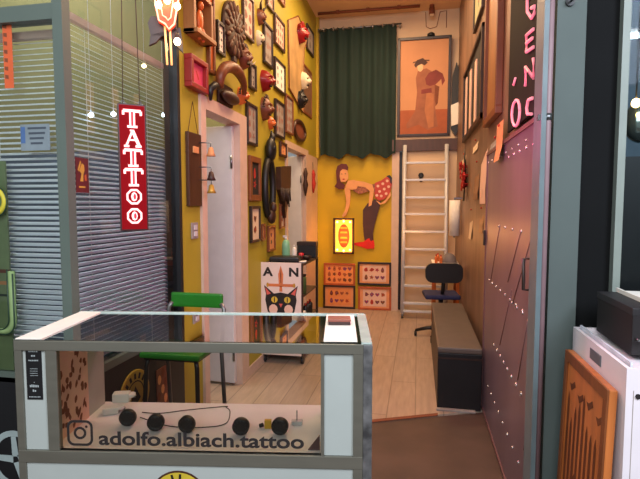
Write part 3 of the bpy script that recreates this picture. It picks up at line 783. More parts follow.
lpic('slim print in a wooden frame at the top, left of the hide board', 277, 284, -22, 8, M_wood, M_papp, 'flash', seed=22)
# deep shadow box with carved figure
c, w, h = lrect(184, 205, -14, 47)
sb = wallroot('shadow_box', 'deep lit wooden shadow box with a small figure at the top left', 'box', 'L', c[0], c[1])
b = MB(); W, Hh = w/2, h/2
for bx in ((-W, W, -.07, 0, Hh-.02, Hh), (-W, W, -.09, 0, -Hh, -Hh+.025), (-W, -W+.03, -.07, 0, -Hh, Hh), (W-.03, W, -.07, 0, -Hh, Hh)): b.box(*bx, bev=.003)
b.build('box_frame', M_woodl, sb)
MB().box(-W+.03, W-.03, -.012, 0, -Hh+.02, Hh-.02).build('box_back', M_woodd, sb)
b = MB(); b.ell((0, -.04, -.02), .035, .02, .07); b.ell((.005, -.045, .07), .022, .02, .028); b.ell((-.02, -.045, -.1), .025, .018, .04); b.ell((.03, -.045, -.1), .02, .018, .045); b.build('figure', M_masko, sb)
# carved rosette
c, w, h = lrect(224, 241, 6, 58)
rs = wallroot('carved_rosette', 'round dark wooden carving with leafy lumps between framed prints', 'carving', 'L', c[0], c[1]+.02)
b = MB(); b.lathe([(.2, 0), (.2, .02), (.18, .034), (.06, .04)], (0, 0, 0), 28, 'y'); b.build('disc', M_maskd, rs)
b = MB()
for rr_, n_, s_, o_ in ((.16, 14, .036, 0), (.105, 10, .034, .3), (.05, 6, .026, 0)):
    for i in range(n_):
        a = 2*PI*i/n_+o_; b.ell((rr_*math.cos(a), -.036, rr_*math.sin(a)), s_*.55, .013, s_*1.1, 8, 6, Matrix.Rotation(-a+PI/2, 3, 'Y'))
b.ell((0, -.045, 0), .022, .016, .022); b.build('leaf_relief', mat('carved_umber', (92, 56, 34), .6, var=.3, scale=20), rs)
MB().box(-.03, .03, -.03, 0, -.23, -.19, bev=.006).build('handle', M_maskd, rs)

# masks
def mask(label, px, py, wpx, hpx, mface, horns=None, tusks=False, hair=None, mouth=M_ink, eyes=M_bone, side='L', nose=1.0, depth=.5, tilt=0, off=-.003):
    c = onx(px, py, LX+.01); u = (c-CAMP); d = u.length
    # visible size on the wall: vertical scale from the height in the photo
    hgt = abs(onx(px, py-hpx/2, LX).z-onx(px, py+hpx/2, LX).z); wd = hgt*wpx/100
    t = wallroot('mask', label, 'mask', side, c.y, c.z, None, off); t.rotation_euler = (tilt, 0, PI/2)
    hw_, hh_ = wd/2, hgt/2; D = hgt*depth
    n, m_ = 18, 18; mb = MB(); mb.smooth = True; idx = {}
    for i in range(m_+1):
        v = -1+2*i/m_
        for j in range(n+1):
            u_ = -1+2*j/n
            # map square to disc
            x = u_*math.sqrt(1-v*v/2); z = v*math.sqrt(1-u_*u_/2); r2 = min(1, x*x+z*z)
            dz = D*math.sqrt(max(0, 1-r2))*.8
            wx = x*(1.0 if z > 0 else 1+z*.38)
            g = lambda cx, cz, sx, sz: math.exp(-((x-cx)/sx)**2-((z-cz)/sz)**2)
            dz += D*nose*(.22*g(0, -.08, .15, .2)+.1*g(0, .1, .1, .2)) + D*.22*(g(.36, .36, .26, .1)+g(-.36, .36, .26, .1)) - D*.22*(g(.36, .16, .17, .11)+g(-.36, .16, .17, .11)) + D*.2*(g(.45, -.2, .2, .2)+g(-.45, -.2, .2, .2)) - D*.25*g(0, -.5, .3, .09) + D*.15*g(0, -.78, .22, .12)
            idx[i, j] = len(mb.v); mb.v.append(Vector((wx*hw_, -dz, z*hh_)))
    for i in range(m_):
        for j in range(n): mb.face([idx[i, j], idx[i, j+1], idx[i+1, j+1], idx[i+1, j]])
    mb.build('face', mface, t)
    e = MB()
    for sx in (-1, 1): e.ell((sx*.34*hw_, -D*.62, .16*hh_), hw_*.15, D*.12, hh_*.09, 10, 6)
    e.build('eyes', eyes, t)
    mo = MB(); mo.ell((0, -D*.66, -.5*hh_), hw_*.32, D*.1, hh_*.08, 10, 6); mo.build('mouth', mouth, t)
    if horns:
        for sx in (-1, 1):
            k = horns; pts = [(sx*.45*hw_, -D*.4, .75*hh_), (sx*.9*hw_*k, -D*.5, 1.15*hh_), (sx*1.25*hw_*k, -D*.6, 1.5*hh_*k), (sx*1.1*hw_*k, -D*.8, 1.95*hh_*k)]
            MB().tube(pts, [hw_*.22, hw_*.18, hw_*.11, hw_*.02], 8).build('horn', M_maskd, t)
    if tusks:
        for sx in (-1, 1):
            MB().tube([(sx*.25*hw_, -D*.65, -.5*hh_), (sx*.35*hw_, -D*1.0, -.45*hh_), (sx*.4*hw_, -D*1.15, -.2*hh_)], [hw_*.09, hw_*.07, hw_*.01], 8).build('tusk', M_bone, t)
    if hair:
        hb = MB(); r = random.Random(int(px))
        for k in range(16):
            a = PI*(k+.5)/16; x = math.cos(a); z = math.sin(a)
            hb.tube([(x*hw_*.8, -D*.25, z*hh_*.8), (x*hw_*1.1, -D*.4, z*hh_*1.15), (x*hw_*1.25, -D*.25, z*hh_*(1.1+r.uniform(0, .25))-.1*hh_)], [hw_*.11, hw_*.1, hw_*.02], 6)
        hb.build('hair', hair, t)
    return t
mask('brown devil mask with dark curved horns, highest in the row of masks', 260, 17, 80, 17, M_maskb, horns=.9)
mask('small white skull mask with black eyes above the red mask', 258.5, 38, 75, 16, M_bone, eyes=M_ink)
mask('glossy red mask left of the white ink drawing', 264, 81, 85, 22, M_maskr, eyes=M_gold, depth=.6)
mask('brown tusked mask above the big curved horn', 243, 58, 85, 24, M_maskb, tusks=True, hair=M_maskd)
mask('orange lacquered mask hanging above the doorway corner', 241, 96, 85, 18, M_masko, hair=M_maskd, depth=.6)
mask('brown long-faced mask below the red mask', 264, 109, 70, 24, M_maskb, hair=M_maskd)
mask('tan mask under the brown long-faced mask', 270.5, 123, 80, 14, M_masko)
mask('dark red hairy mask at the top of the hide board', 299, 34, 95, 20, M_maskr, hair=M_maskr, off=.015)
mask('white long mask with dark eyes on the hide board', 302, 81, 70, 18, M_bone, eyes=M_ink, off=.015)
mask('black mask low on the hide board under the white mask', 299, 100, 80, 18, M_blk, eyes=M_maskd, hair=M_blk, off=.012)
# large curved horn trophy near the doorway
c = onx(222, 84, LX)
ho = wallroot('horn_trophy', 'large curved brown horn trophy above the first doorway', 'trophy', 'L', c.y, c.z)
b = MB(); pts = []
for i in range(15):
    a = math.radians(205-205*i/14); pts.append((.25*math.cos(a)+.03, -.06-.03*math.sin(a*.8), .125*math.sin(a)-.02))
b.tube(pts, [.014+.026*math.sin(PI*min(1, .12+i/14*.88)) for i in range(15)], 10); b.build('horn', M_maskb, ho)
b = MB(); b.tube([(-.20, -.06, -.07), (-.27, -.06, -.075), (-.32, -.05, -.11), (-.31, -.05, -.18)], [.02, .026, .024, .008], 8); b.build('horn_tip', M_blk, ho, label='black drooping tip of the horn')
b = MB(); b.ell((.03, -.05, -.09), .15, .04, .045); b.box(-.10, .16, -.02, 0, -.14, .0, bev=.006); b.build('mount_block', M_maskd, ho)
# hide board
c, w, h = lrect(285.5, 312, 18, 118)
p0 = onx(287, 20, LX); p1 = onx(288, 88, LX); p2 = onx(312, 65, LX); p3 = onx(312, 120, LX); p4 = onx(297, 16, LX)
hb_ = wallroot('hide_board', 'large tan hide-like board carrying masks near the back left corner', 'board', 'L', (p0.y+p2.y)/2, p2.z)
b = MB(); yc_, zc_ = (p0.y+p2.y)/2, p2.z
b.prism([(q.y-yc_, q.z-zc_) for q in (p0, p4, onx(306, 38, LX), onx(303, 50, LX), onx(302.5, 60, LX), onx(302, 113, LX), p1)], -.014, -.001); b.build('hide', mat('tan_hide', (166, 132, 82), .8, var=.25, scale=5), hb_)
b = MB(); b.tube([(q.y-yc_, -.015, q.z-zc_) for q in (p0, p4, onx(306, 38, LX), onx(303, 50, LX), onx(302.5, 60, LX), onx(302, 113, LX), p1)], .007, 6, close=True); b.build('edge_cord', M_wood, hb_)
lpic('plain brown panel in a wooden frame right of the hide board', 303.2, 312, 62, 119, M_wood, mat('umber_panel', (112, 80, 58), .7, var=.2), None, fw=.03, seed=23, depth=.012)
# oval frame
c, w, h = lrect(293, 305, 116, 144)
ov = wallroot('oval_frame', 'small oval wooden frame with a brown portrait above the second doorway', 'picture', 'L', c[0], c[1])
b = MB(); b.tube([(w/2*.9*math.cos(t), -.015, h/2*.9*math.sin(t)) for t in [2*PI*i/24 for i in range(24)]], .022, 8, close=True); b.build('frame', M_woodd, ov)
b = MB(); b.use(M_inkb).poly([(w/2*.85*math.cos(t), -.012, h/2*.85*math.sin(t)) for t in [2*PI*i/24 for i in range(24)]]); b.build('print', None, ov)
# dark carved hoop with figure
c, w, h = lrect(261, 272.5, 150, 218)
hp_ = wallroot('carved_hoop', 'long dark carved oval hoop with the yellow wall showing through', 'carving', 'L', c[0], c[1])
b = MB(); b.tube([(w/2*.72*math.cos(t), -.03, h/2*.85*math.sin(t)-.02) for t in [2*PI*i/28 for i in range(28)]], .032, 8, close=True); b.build('hoop', M_blk, hp_)
b = MB(); b.ell((0, -.05, h/2+.02), .075, .05, .11); b.tube([(0, -.05, h/2+.08), (.02, -.06, h/2+.14), (.01, -.05, h/2+.19)], [.035, .03, .006], 8); b.ell((-.03, -.09, h/2+.03), .015, .012, .02); b.build('carved_head', M_blk, hp_)
b = MB(); b.ell((.01, -.05, -h/2+.02), .07, .04, .07); b.ell((0, -.07, -h/2+.1), .03, .03, .05); b.build('lower_knob', M_maskd, hp_)
# dark pennant mask cluster
c, w, h = lrect(273, 289, 168, 206)
pn = wallroot('dark_garment', 'dark hanging fringed garment left of the second doorway', 'garment', 'L', c[0]+.02, c[1])
b = MB(); b.prism([(-.19, .2), (.22, .24), (.2, .02), (.1, -.12), (.0, -.3), (-.08, -.1), (-.17, -.02)], -.05, -.0); b.build('cloth', M_maskd, pn)
b = MB()
for i in range(7): b.tube([(-.18+i*.055, -.05, .0), (-.17+i*.055, -.055, -.13-.03*(i % 3))], .008, 5)
b.build('fringe', M_frb, pn)
# tool board by the doorway with hooks and bells
c, w, h = lrect(186.5, 200.5, 131, 206)
tb = wallroot('bell_board', 'narrow dark wooden board with small brass bells beside the first doorway', 'board', 'L', c[0], c[1])
b = MB(); b.box(-w/2, w/2, -.022, 0, -h/2, h/2, bev=.003); b.build('board', M_woodd, tb)
b = MB(); b.tube([(-w/2+.02, -.01, h/2), (0, -.01, h/2+.19), (w/2-.02, -.01, h/2)], .002, 5); b.build('hanging_cord', M_maskd, tb)
for z, mm in ((.12, M_papo), (-.03, M_maskd), (-.11, M_gold)):
    b = MB(); b.tube([(w/2-.03, -.02, z+.05), (w/2-.01, -.09, z+.05), (w/2-.01, -.09, z+.02)], .004, 6); b.build('hook', M_steel, tb)
    b = MB(); b.lathe([(.004, .035), (.014, .028), (.02, 0), (.03, -.022), (.024, -.022)], (w/2-.01, -.09, z-.01), 14); b.build('bell', mm, tb)
b = MB(); b.box(-w/2+.05, w/2-.05, -.03, -.022, .1, .14, bev=.003); b.build('label_plate', M_papo, tb)
# light switch
c, w, h = lrect(191.5, 199, 223, 238)
ls = wallroot('light_switch', 'grey double light switch on the yellow wall under the bell board', 'switch', 'L', c[0], c[1]); w = .085
b = MB(); b.box(-.042, .042, -.01, 0, -.05, .05, bev=.003); b.build('plate', M_papg, ls)
b = MB(); b.box(-.02, .02, -.016, -.01, .005, .035, bev=.002); b.box(-.02, .02, -.016, -.01, -.035, -.005, bev=.002); b.build('rocker', M_white, ls)
# dark vertical ornaments on the white closet panel by the back corner
for px, y0, y1, lb_ in ((304.5, 168, 196, 'dark slim ornament on the white panel, left of two'), (312.5, 170, 193, 'reddish slim ornament on the white panel nearest the back corner')):
    a = onx(px, y0, LX+.012); bq = onx(px, y1, LX+.012)
    t = wallroot('slim_ornament', lb_, 'ornament', 'L', a.y, (a.z+bq.z)/2, off=.012)
    L2 = (a.z-bq.z)/2
    b = MB(); b.tube([(0, -.012, L2*k) for k in (1, .6, .2, -.2, -.6, -1)], [.01, .03, .018, .035, .022, .008], 8); b.build('ornament_body', M_maskd if px < 310 else M_inkr, t)
    MB().tube([(0, -.008, L2), (0, -.004, L2+.1)], .003, 5).build('loop', M_blk, t)
sbox('wall_left_closet', M_case, LX-.002, LX+.01, E1+.13, BY-.02, 0, 2.05)

# ------------------------------------------------------------------ rack with cat poster and things on top
ck = thing('metal_rack', 'black metal rack on castors in front of the second doorway', 'rack', (-1.17, 4.16, 0))
rw, rd0, rd1, rz_ = .175, 0, .66, .90
b = MB()
for x in (-rw, rw):
    for y in (rd0, rd1): b.box(x-.011, x+.011, y-.011, y+.011, .07, rz_)
for z in (rz_-.008, .12):
    for x in (-rw, rw): b.box(x-.01, x+.01, rd0, rd1, z-.01, z+.01)
    for y in (rd0, rd1): b.box(-rw, rw, y-.01, y+.01, z-.01, z+.01)
b.build('rack_frame', M_frb, ck)
for z in (.12, .36, .6, rz_-.012):
    MB().box(-rw, rw, rd0, rd1, z-.006, z+.006).build('shelf', M_frb, ck)
for x in (-rw, rw):
    for y in (rd0+.02, rd1-.02):
        b = MB(); b.cyl((x-.012, y, .034), (x+.012, y, .034), .03, 14); b.cyl((x, y, .04), (x, y, .08), .008, 8); b.build('castor', M_blk, ck)
# poster board
pb = thing('cat_poster', 'white poster board with a black cat head under a dagger and letters A N', 'poster', (-1.178, 4.14, .085))
PW, PH = .184, .83
b = MB(); b.box(-PW, PW, -.008, 0, 0, PH, bev=.002); b.build('board', mat('pale_poster', (226, 206, 196), .5, var=.02), pb)
art = MB(); Yp = -.0088
def AP(m, pts, dy=0): art.use(m).poly([(x*PW, Yp-dy, PH*z) for x, z in pts])
M_cat = mat('cat_black', (26, 20, 22), .6); M_catr = mat('cat_pink', (206, 90, 80), .6); M_dag = mat('dagger_orange', (206, 116, 66), .6)
q_ = lambda z: .40+(z-.07)*.76 if z < .47 else .70+(z-.47)*.56
def AQ(m, pts, dy=0): AP(m, [(x, q_(z)) for x, z in pts], dy)
AQ(M_dag, [(-.1, .60), (-.13, .78), (0, .95), (.13, .78), (.1, .60)]); AQ(M_inkb, [(-.02, .62), (-.03, .78), (0, .9), (.03, .78), (.02, .62)], .0004)
AQ(M_dag, [(-.62, .545), (-.62, .60), (.62, .60), (.62, .545)], .0004)
for sx in (-1, 1): AQ(M_gold, [(sx*(.66+.06*math.cos(t)), .575+.045*math.sin(t)) for t in [2*PI*k/10 for k in range(10)]], .0006)
AQ(M_dag, [(-.08, .45), (-.06, .56), (.06, .56), (.08, .45)], .0004)
AQ(M_cat, [(-.66, .16), (-.78, .33), (-.72, .46), (-.35, .42), (0, .44), (.35, .42), (.72, .46), (.78, .33), (.66, .16), (.3, .09), (0, .07), (-.3, .09)], .0008)
AQ(M_cat, [(-.72, .38), (-.84, .57), (-.34, .42)], .0010); AQ(M_cat, [(.72, .38), (.34, .42), (.84, .57)], .0010)
AQ(M_catr, [(-.70, .40), (-.78, .53), (-.5, .42)], .0014); AQ(M_catr, [(.70, .40), (.5, .42), (.78, .53)], .0014)
for sx in (-1, 1):
    AQ(mat('cat_eye', (206, 176, 60), .5), [(sx*.32+.16*math.cos(t), .335+.045*math.sin(t)) for t in [2*PI*k/12 for k in range(12)]], .0016)
    AQ(M_cat, [(sx*.32+.03*math.cos(t), .335+.043*math.sin(t)) for t in [2*PI*k/8 for k in range(8)]], .0020)
    AQ(M_papp, [(sx*.38+.22*math.cos(t), .20+.07*math.sin(t)) for t in [2*PI*k/10 for k in range(10)]], .0016)
AQ(M_catr, [(-.09, .28), (.09, .28), (0, .225)], .0018)
AP(M_dag, [(-.14, .40), (-.16, .30), (0, .20), (.16, .30), (.14, .40)], .0016); AP(M_inkb, [(-.03, .40), (-.03, .30), (0, .26), (.03, .30), (.03, .40)], .002)
art.build('cat_drawing', None, pb)
add_text('A', .105, M_ink, pb, (-.118, -.0092, PH-.118), bold=.004, sx=1.15)
add_text('N', .105, M_ink, pb, (.118, -.0092, PH-.118), bold=.004, sx=1.15)
b = MB(); b.tube(arc3((-.125, .045), .03, 0, PI, 8, -.009), .006, 5); b.tube(arc3((.122, .045), .03, 0, PI, 8, -.009), .006, 5); b.build('corner_marks', M_ink, pb)
# items on rack
def rk(px, py, z=.905): q = onz(px, py, z); return q
bg = thing('tattoo_case', 'flat black zipped case lying at the front of the rack top', 'case', (-1.17, 4.29, .905), .05)
b = MB(); b.box(-.14, .13, -.09, .09, 0, .05, bev=.014); b.build('case_body', M_blk, bg); MB().box(-.142, .132, -.092, .092, .024, .028).build('zip', M_frb, bg)
bt = thing('spray_bottle', 'pale green spray bottle standing on the rack top', 'bottle', (-1.235, 4.52, .905))
b = MB(); b.lathe([(.036, 0), (.039, .01), (.039, .14), (.03, .17), (.015, .185)], (0, 0, 0), 18); b.build('bottle_body', mat('mint_plastic', (126, 186, 146), .3), bt)
b = MB(); b.cyl((0, 0, .185), (0, 0, .21), .014, 12); b.box(-.03, .015, -.01, .01, .205, .225, bev=.003); b.build('spray_head', M_white, bt)
b2 = thing('white_tube', 'small white tube standing right of the green spray bottle', 'tube', (-1.165, 4.56, .905))
b = MB(); b.lathe([(.018, 0), (.02, .01), (.02, .09), (.008, .115)], (0, 0, 0), 14); b.build('tube_body', M_papw, b2); MB().cyl((0, 0, .115), (0, 0, .13), .009, 10).build('cap', M_white, b2)
bx_ = thing('black_box', 'square black box at the back of the rack top', 'box', (-1.06, 4.70, .905))
b = MB(); b.box(-.10, .09, -.05, .05, 0, .155, bev=.004); b.build('box_body', M_blk, bx_); MB().box(-.102, .092, -.052, .052, .12, .156, bev=.003).build('lid', M_frb, bx_)
rd_ = thing('red_cup', 'small red cup in front of the black box on the rack', 'cup', (-1.095, 4.56, .905))
b = MB(); b.lathe([(.02, 0), (.026, .055), (.023, .055), (.018, .006)], (0, 0, 0), 16); b.build('cup_body', mat('red_plastic', (190, 24, 40), .35), rd_)
cp = thing('dark_bowl', 'small dark bowl at the right of the rack top', 'bowl', (-1.02, 4.47, .905))
b = MB(); b.lathe([(.02, 0), (.04, .02), (.045, .04), (.04, .04), (.02, .008)], (0, 0, 0), 18); b.build('bowl_body', M_frb, cp)
pl = thing('paper_note', 'white folded paper at the right front corner of the rack top', 'paper', (-1.03, 4.30, .905), .2)
b = MB(); b.prism([(-.05, .001), (.04, .001), (.045, .01), (-.048, .005)], -.04, .04); b.build('sheet', M_papw, pl)
for z, lb_, mm, (y, sx) in ((.366, 'white cloth roll on the rack shelf behind the poster', M_papw, (4.32, .05)), (.606, 'dark green tin on the upper rack shelf behind the poster', M_inkg, (4.36, .045))):
    t = thing('cloth_roll' if z < .5 else 'tin', lb_, 'roll' if z < .5 else 'tin', (-1.05, y, z))
    b = MB()
    if z < .5: b.cyl((-.06, 0, .045), (.05, 0, .045), .044, 16); b.build('roll_body', mm, t); MB().cyl((.05, 0, .045), (.052, 0, .045), .014, 10).build('core', M_inkb, t)
    else: b.lathe([(.05, 0), (.05, .15), (.046, .16)], (0, 0, 0), 18); b.build('tin_body', mm, t); MB().cyl((0, 0, .16), (0, 0, .175), .048, 18).build('lid', M_frb, t)
for k in range(3):
    t = thing('ink_bottle', ['dark ink bottle on the middle rack shelf, nearest', 'dark ink bottle on the middle rack shelf, middle of three', 'dark ink bottle on the middle rack shelf, farthest'][k], 'bottle', (-1.03, 4.45+k*.1, .366), 0, 'ink bottles on the rack')
    b = MB(); b.lathe([(.025, 0), (.027, .09), (.012, .11)], (0, 0, 0), 14); b.build('bottle_body', M_blk, t); MB().cyl((0, 0, .11), (0, 0, .13), .011, 10).build('cap', M_inkr, t)

# ------------------------------------------------------------------ back wall things
cu = thing('curtain', 'dark green velvet curtain hanging from a rod on the upper back wall', 'curtain', (-.80, BY-.09, 0))
b = MB(); b.smooth = True; n = 90; cw_ = .50; zt, zb = 3.74, 2.065
rows = 14
for j in range(rows+1):
    f = j/rows; z = zt+(zb-zt)*f
    for i in range(n+1):
        s_ = i/n; x = (-1+2*s_)*cw_
        y = .019*math.sin(s_*2*PI*6.5)*(1-.35*f)+.012*math.sin(s_*2*PI*3+1.3+f)*f
        zz = z+(0.028*math.sin(s_*2*PI*3.2)+.012*math.sin(s_*PI*13) if j == rows else 0)-(0.02*abs(math.sin(s_*2*PI*6.5)) if j == 0 else 0)
        b.v.append(Vector((x, y, zz)))
for j in range(rows):
    for i in range(n): a = j*(n+1)+i; b.face([a, a+1, a+n+2, a+n+1])
b.build('drape', M_cur, cu)
b = MB(); b.cyl((-.52, 0, zt-.03), (.56, 0, zt-.01), .011, 12); b.build('rod', M_steel, cu)
for k in range(8):
    x = -.45+k*.9/7; bb = MB(); bb.tube([(x+.004, .026*math.cos(t), zt-.022+.026*math.sin(t)) for t in [2*PI*i/12 for i in range(12)]], .005, 6, close=True); bb.build('ring', M_riv, cu)
for x in (-.52, .54):
    MB().box(x-.01, x+.01, 0, .09, zt-.04, zt).build('bracket', M_steel, cu)

# painting of a robed woman
pg = thing('robe_painting', 'large faded painting of a robed woman in a dark frame above the ladder', 'painting', (.05, BY-.03, 2.93), 0, None, (math.radians(4), 0, 0))
W, Hh = .335, .62
f = MB()
for bx in ((-W, W, -.035, 0, Hh-.035, Hh), (-W, W, -.035, 0, -Hh, -Hh+.035), (-W, -W+.035, -.035, 0, -Hh, Hh), (W-.035, W, -.035, 0, -Hh, Hh)): f.box(*bx, bev=.004)
f.build('frame', M_frb, pg)
a = MB(); a.use(mat('faded_peach', (194, 138, 98), .7, var=.08, scale=3)).box(-W+.035, W-.035, -.012, -.002, -Hh+.035, Hh-.035)
def G(m, pts, dy): a.use(m).poly([(x*.30, -.0125-dy, z*.585) for x, z in pts])
G(mat('floor_orange', (166, 88, 54), .7, var=.08), [(-1, -1), (1, -1), (1, -.48), (-1, -.48)], 0)
M_rob = mat('robe_tan', (152, 92, 66), .7, var=.15, scale=9); M_rob2 = mat('robe_rose', (124, 52, 48), .7, var=.2, scale=9); M_hair2 = mat('faded_black', (72, 46, 40), .7)
G(M_rob, [(-.25, .36), (.1, .40), (.42, .30), (.5, .0), (.48, -.4), (.62, -.85), (.2, -.92), (-.2, -.8), (-.7, -.88), (-.72, -.78), (-.35, -.5), (-.28, -.1), (-.34, .2)], .0005)
G(mat('robe_light', (178, 112, 74), .7, var=.1), [(.12, -.1), (.42, -.15), (.44, -.85), (.22, -.88), (.05, -.5)], .001)
G(M_rob2, [(.05, .18), (.2, .30), (.5, .36), (.78, .27), (.88, .12), (.76, .02), (.72, .16), (.5, .05), (.25, .02), (.1, .06)], .0012)
G(M_rob2, [(-.1, -.05), (.32, -.02), (.34, -.12), (-.1, -.14)], .0014)
G(mat('pale_face', (226, 184, 140), .7), [(-.16+.12*math.cos(t), .42+.085*math.sin(t)) for t in [2*PI*k/12 for k in range(12)]], .0012)
G(M_hair2, [(-.42, .48), (-.3, .58), (-.05, .62), (.15, .52), (.02, .46), (-.1, .5), (-.28, .46), (-.34, .42)], .0016)
G(M_hair2, [(-.48, .52), (-.1, .56), (.22, .55), (.22, .575), (-.1, .585), (-.46, .545)], .0019)
G(M_inkb, [(.45, .05), (.65, -.0), (.6, -.35), (.5, -.42)], .001)
a.build('canvas', None, pg)
b = MB(); b.lathe([(.05, 0), (.045, .03), (.02, .045)], (.08, -.02, Hh), 16); b.build('picture_lamp', M_blk, pg, label='small black dome on the top of the frame')
# hanging white thing and dark thing right of painting
t = thing('dark_coat', 'dark coat hanging on the back wall right of the painting', 'coat', (.45, BY-.02, 2.3))
b = MB(); b.prism([(-.045, .75), (.0, .92), (.05, .75), (.06, .1), (.0, .0), (-.055, .1)], -.05, 0); b.build('coat_body', M_blk, t)
b = MB(); b.prism([(-.06, .38), (.04, .42), (.05, .15), (-.05, .12)], -.07, -.05); b.build('white_cloth', M_papw, t)
t = thing('cable_loop', 'thin cable drooping on the upper back wall above the painting', 'cable', (.12, BY-.006, 3.72))
b = MB(); b.tube([(-.06, 0, .16), (-.05, 0, -.02), (0, 0, -.05), (.08, 0, -.03), (.12, 0, .15)], .004, 6); b.tube([(.12, 0, .15), (.2, 0, .16), (.2, 0, -.05)], .004, 6); b.build('cable_run', M_inkb, t)
# ceiling conduit
q0 = onz(318, 14, CZ-.02); q1 = onz(420, 6, CZ-.02)
t = thing('ceiling_conduit', 'long brown conduit running across the ceiling', 'conduit', (0, 0, 0))
MB().cyl(q0, q1, .018, 8).build('conduit_run', M_inkb, t)
b = MB()
for k in (.2, .5, .8): q = q0.lerp(q1, k); b.box(q.x-.02, q.x+.02, q.y-.03, q.y+.03, CZ-.03, CZ)
b.build('clips', M_inkb, t)
q = onz(432, 5, CZ); t = thing('ceiling_spot', 'small dark spotlight on the ceiling at the right', 'spotlight', (q.x, q.y, CZ))
b = MB(); b.cyl((0, 0, 0), (0, 0, -.04), .03, 12); b.cyl((0, 0, -.04), (0, -.02, -.12), .035, 12); b.build('spot_body', M_inkb, t); MB().cyl((0, -.02, -.121), (0, -.021, -.123), .028, 12).build('lens', M_pap, t)

# bending pin-up cutout
cp0 = ony(335, 163, BY-.03); cp1 = ony(391, 250, BY-.03)
pu = thing('figure_cutout', 'flat painted cutout of a bending woman in stockings and spotted skirt', 'cutout', (cp0.x, BY-.03, cp1.z))
Wc = cp1.x-cp0.x; Hc = cp0.z-cp1.z
def cx(px, py):            # photo layout in crop units 348x479 at [320,150,400,260]
    return ((px-66)/(304-66)*Wc, (443-py)/(443-62)*Hc)
LAY = [0]
def cut(name, m, pts, th=.012, extra=None):
    mb = MB(); LAY[0] += 1; y = -.002*LAY[0]; mb.prism([cx(*p_) for p_ in pts], -th+y, y+.0)
    o = mb.build(name, m, pu); return o, y-th
M_st = mat('dark_stocking', (70, 34, 24), .5, var=.15); M_hair = mat('auburn_hair', (96, 30, 22), .5, var=.2); M_sk = mat('spotted_skirt', (186, 66, 56), .6); M_shoe = mat('red_shoe', (206, 36, 20), .3)
cut('left_leg', M_st, [(232, 222), (262, 232), (250, 275), (236, 330), (228, 372), (232, 412), (216, 412), (206, 380), (204, 320), (208, 265)])
cut('right_leg', M_st, [(205, 240), (236, 225), (228, 262), (216, 300), (212, 350), (214, 400), (196, 412), (190, 380), (186, 330), (186, 268)])
cut('left_shoe', M_shoe, [(232, 400), (236, 425), (232, 442), (226, 436), (205, 440), (180, 432), (198, 418), (216, 408)])
cut('right_shoe', M_shoe, [(214, 392), (222, 415), (216, 432), (210, 425), (188, 432), (150, 424), (136, 416), (160, 412), (190, 408), (205, 396)])
sk, ys = cut('skirt', M_sk, [(234, 152), (262, 140), (290, 120), (304, 128), (306, 156), (296, 196), (276, 222), (252, 228), (236, 214), (232, 185)])
d = MB()
for qx, qy in ((248, 165), (268, 155), (286, 143), (255, 188), (274, 178), (292, 168), (262, 208), (282, 198), (244, 205)):
    d.poly([(cx(qx+6*math.cos(-t), qy+6*math.sin(-t))[0], ys-.001, cx(qx+6*math.cos(-t), qy+6*math.sin(-t))[1]) for t in [2*PI*k/9 for k in range(9)]])
d.build('skirt_spots', M_papp, sk)
cut('underskirt', M_blk, [(282, 122), (296, 118), (306, 130), (304, 158), (298, 150), (296, 134)])
cut('bodice', mat('floral_top', (150, 90, 66), .6, var=.6, scale=60), [(140, 150), (170, 152), (210, 158), (236, 156), (236, 190), (206, 188), (172, 200), (146, 186)])
cut('thigh', M_skin, [(240, 226), (262, 240), (282, 222), (300, 190), (302, 206), (280, 238), (256, 246)])
cut('far_arm', M_skin, [(108, 172), (130, 168), (134, 200), (130, 250), (116, 290), (102, 302), (98, 294), (112, 268), (116, 230)])
cut('near_arm', M_skin, [(150, 140), (190, 146), (224, 158), (232, 180), (228, 215), (222, 248), (210, 254), (212, 220), (214, 186), (196, 170), (160, 164)])
cut('chest', M_skin, [(122, 140), (152, 138), (166, 160), (158, 178), (132, 180), (112, 168)])
hd, yh = cut('head', M_skin, [(84, 100), (100, 84), (118, 92), (124, 112), (124, 132), (112, 146), (96, 146), (84, 130)])
d = MB()
for pts in ([(92, 112), (98, 109), (100, 113)], [(108, 110), (115, 109), (114, 113)]): d.poly([(cx(*p_)[0], yh-.001, cx(*p_)[1]) for p_ in pts][::-1])
d.build('eyes', M_ink, hd)
d = MB(); d.poly([(cx(*p_)[0], yh-.001, cx(*p_)[1]) for p_ in [(98, 134), (104, 131), (112, 133), (105, 138)]][::-1]); d.build('lips', M_inkr, hd)
cut('hair', M_hair, [(72, 98), (78, 76), (96, 66), (116, 68), (124, 82), (122, 96), (112, 92), (100, 90), (90, 100), (88, 120), (92, 146), (112, 160), (104, 176), (84, 178), (66, 166), (76, 150), (74, 124)])

# lit marquee plaque
mq0 = ony(333.5, 218, BY-.08); mq1 = ony(354, 254, BY-.08)
mq = thing('lit_plaque', 'small glowing bulb-lit plaque with a red centre on the yellow back wall', 'plaque', ((mq0.x+mq1.x)/2, BY-.055, (mq0.z+mq1.z)/2))
w, h = (mq1.x-mq0.x)/2, (mq0.z-mq1.z)/2
f = MB()
for bx in ((-w, w, -.05, 0, h-.025, h), (-w, w, -.05, 0, -h, -h+.025), (-w, -w+.025, -.05, 0, -h, h), (w-.025, w, -.05, 0, -h, h)): f.box(*bx, bev=.003)
f.build('frame', M_woodd, mq)
MB().box(-w+.02, w-.02, -.02, .0, -h+.02, h-.02).build('glow_panel', mat('glowing_yellow', (255, 190, 90), emit=1.1, ecol=(255, 170, 60)), mq)
a = MB(); M_gr = mat('glowing_red', (230, 60, 20), emit=.8, ecol=(255, 50, 10))
a.use(M_gr).poly([(q[0], -.022, q[1]) for q in circ(0, 0, w*.55, h*.66, 20)])
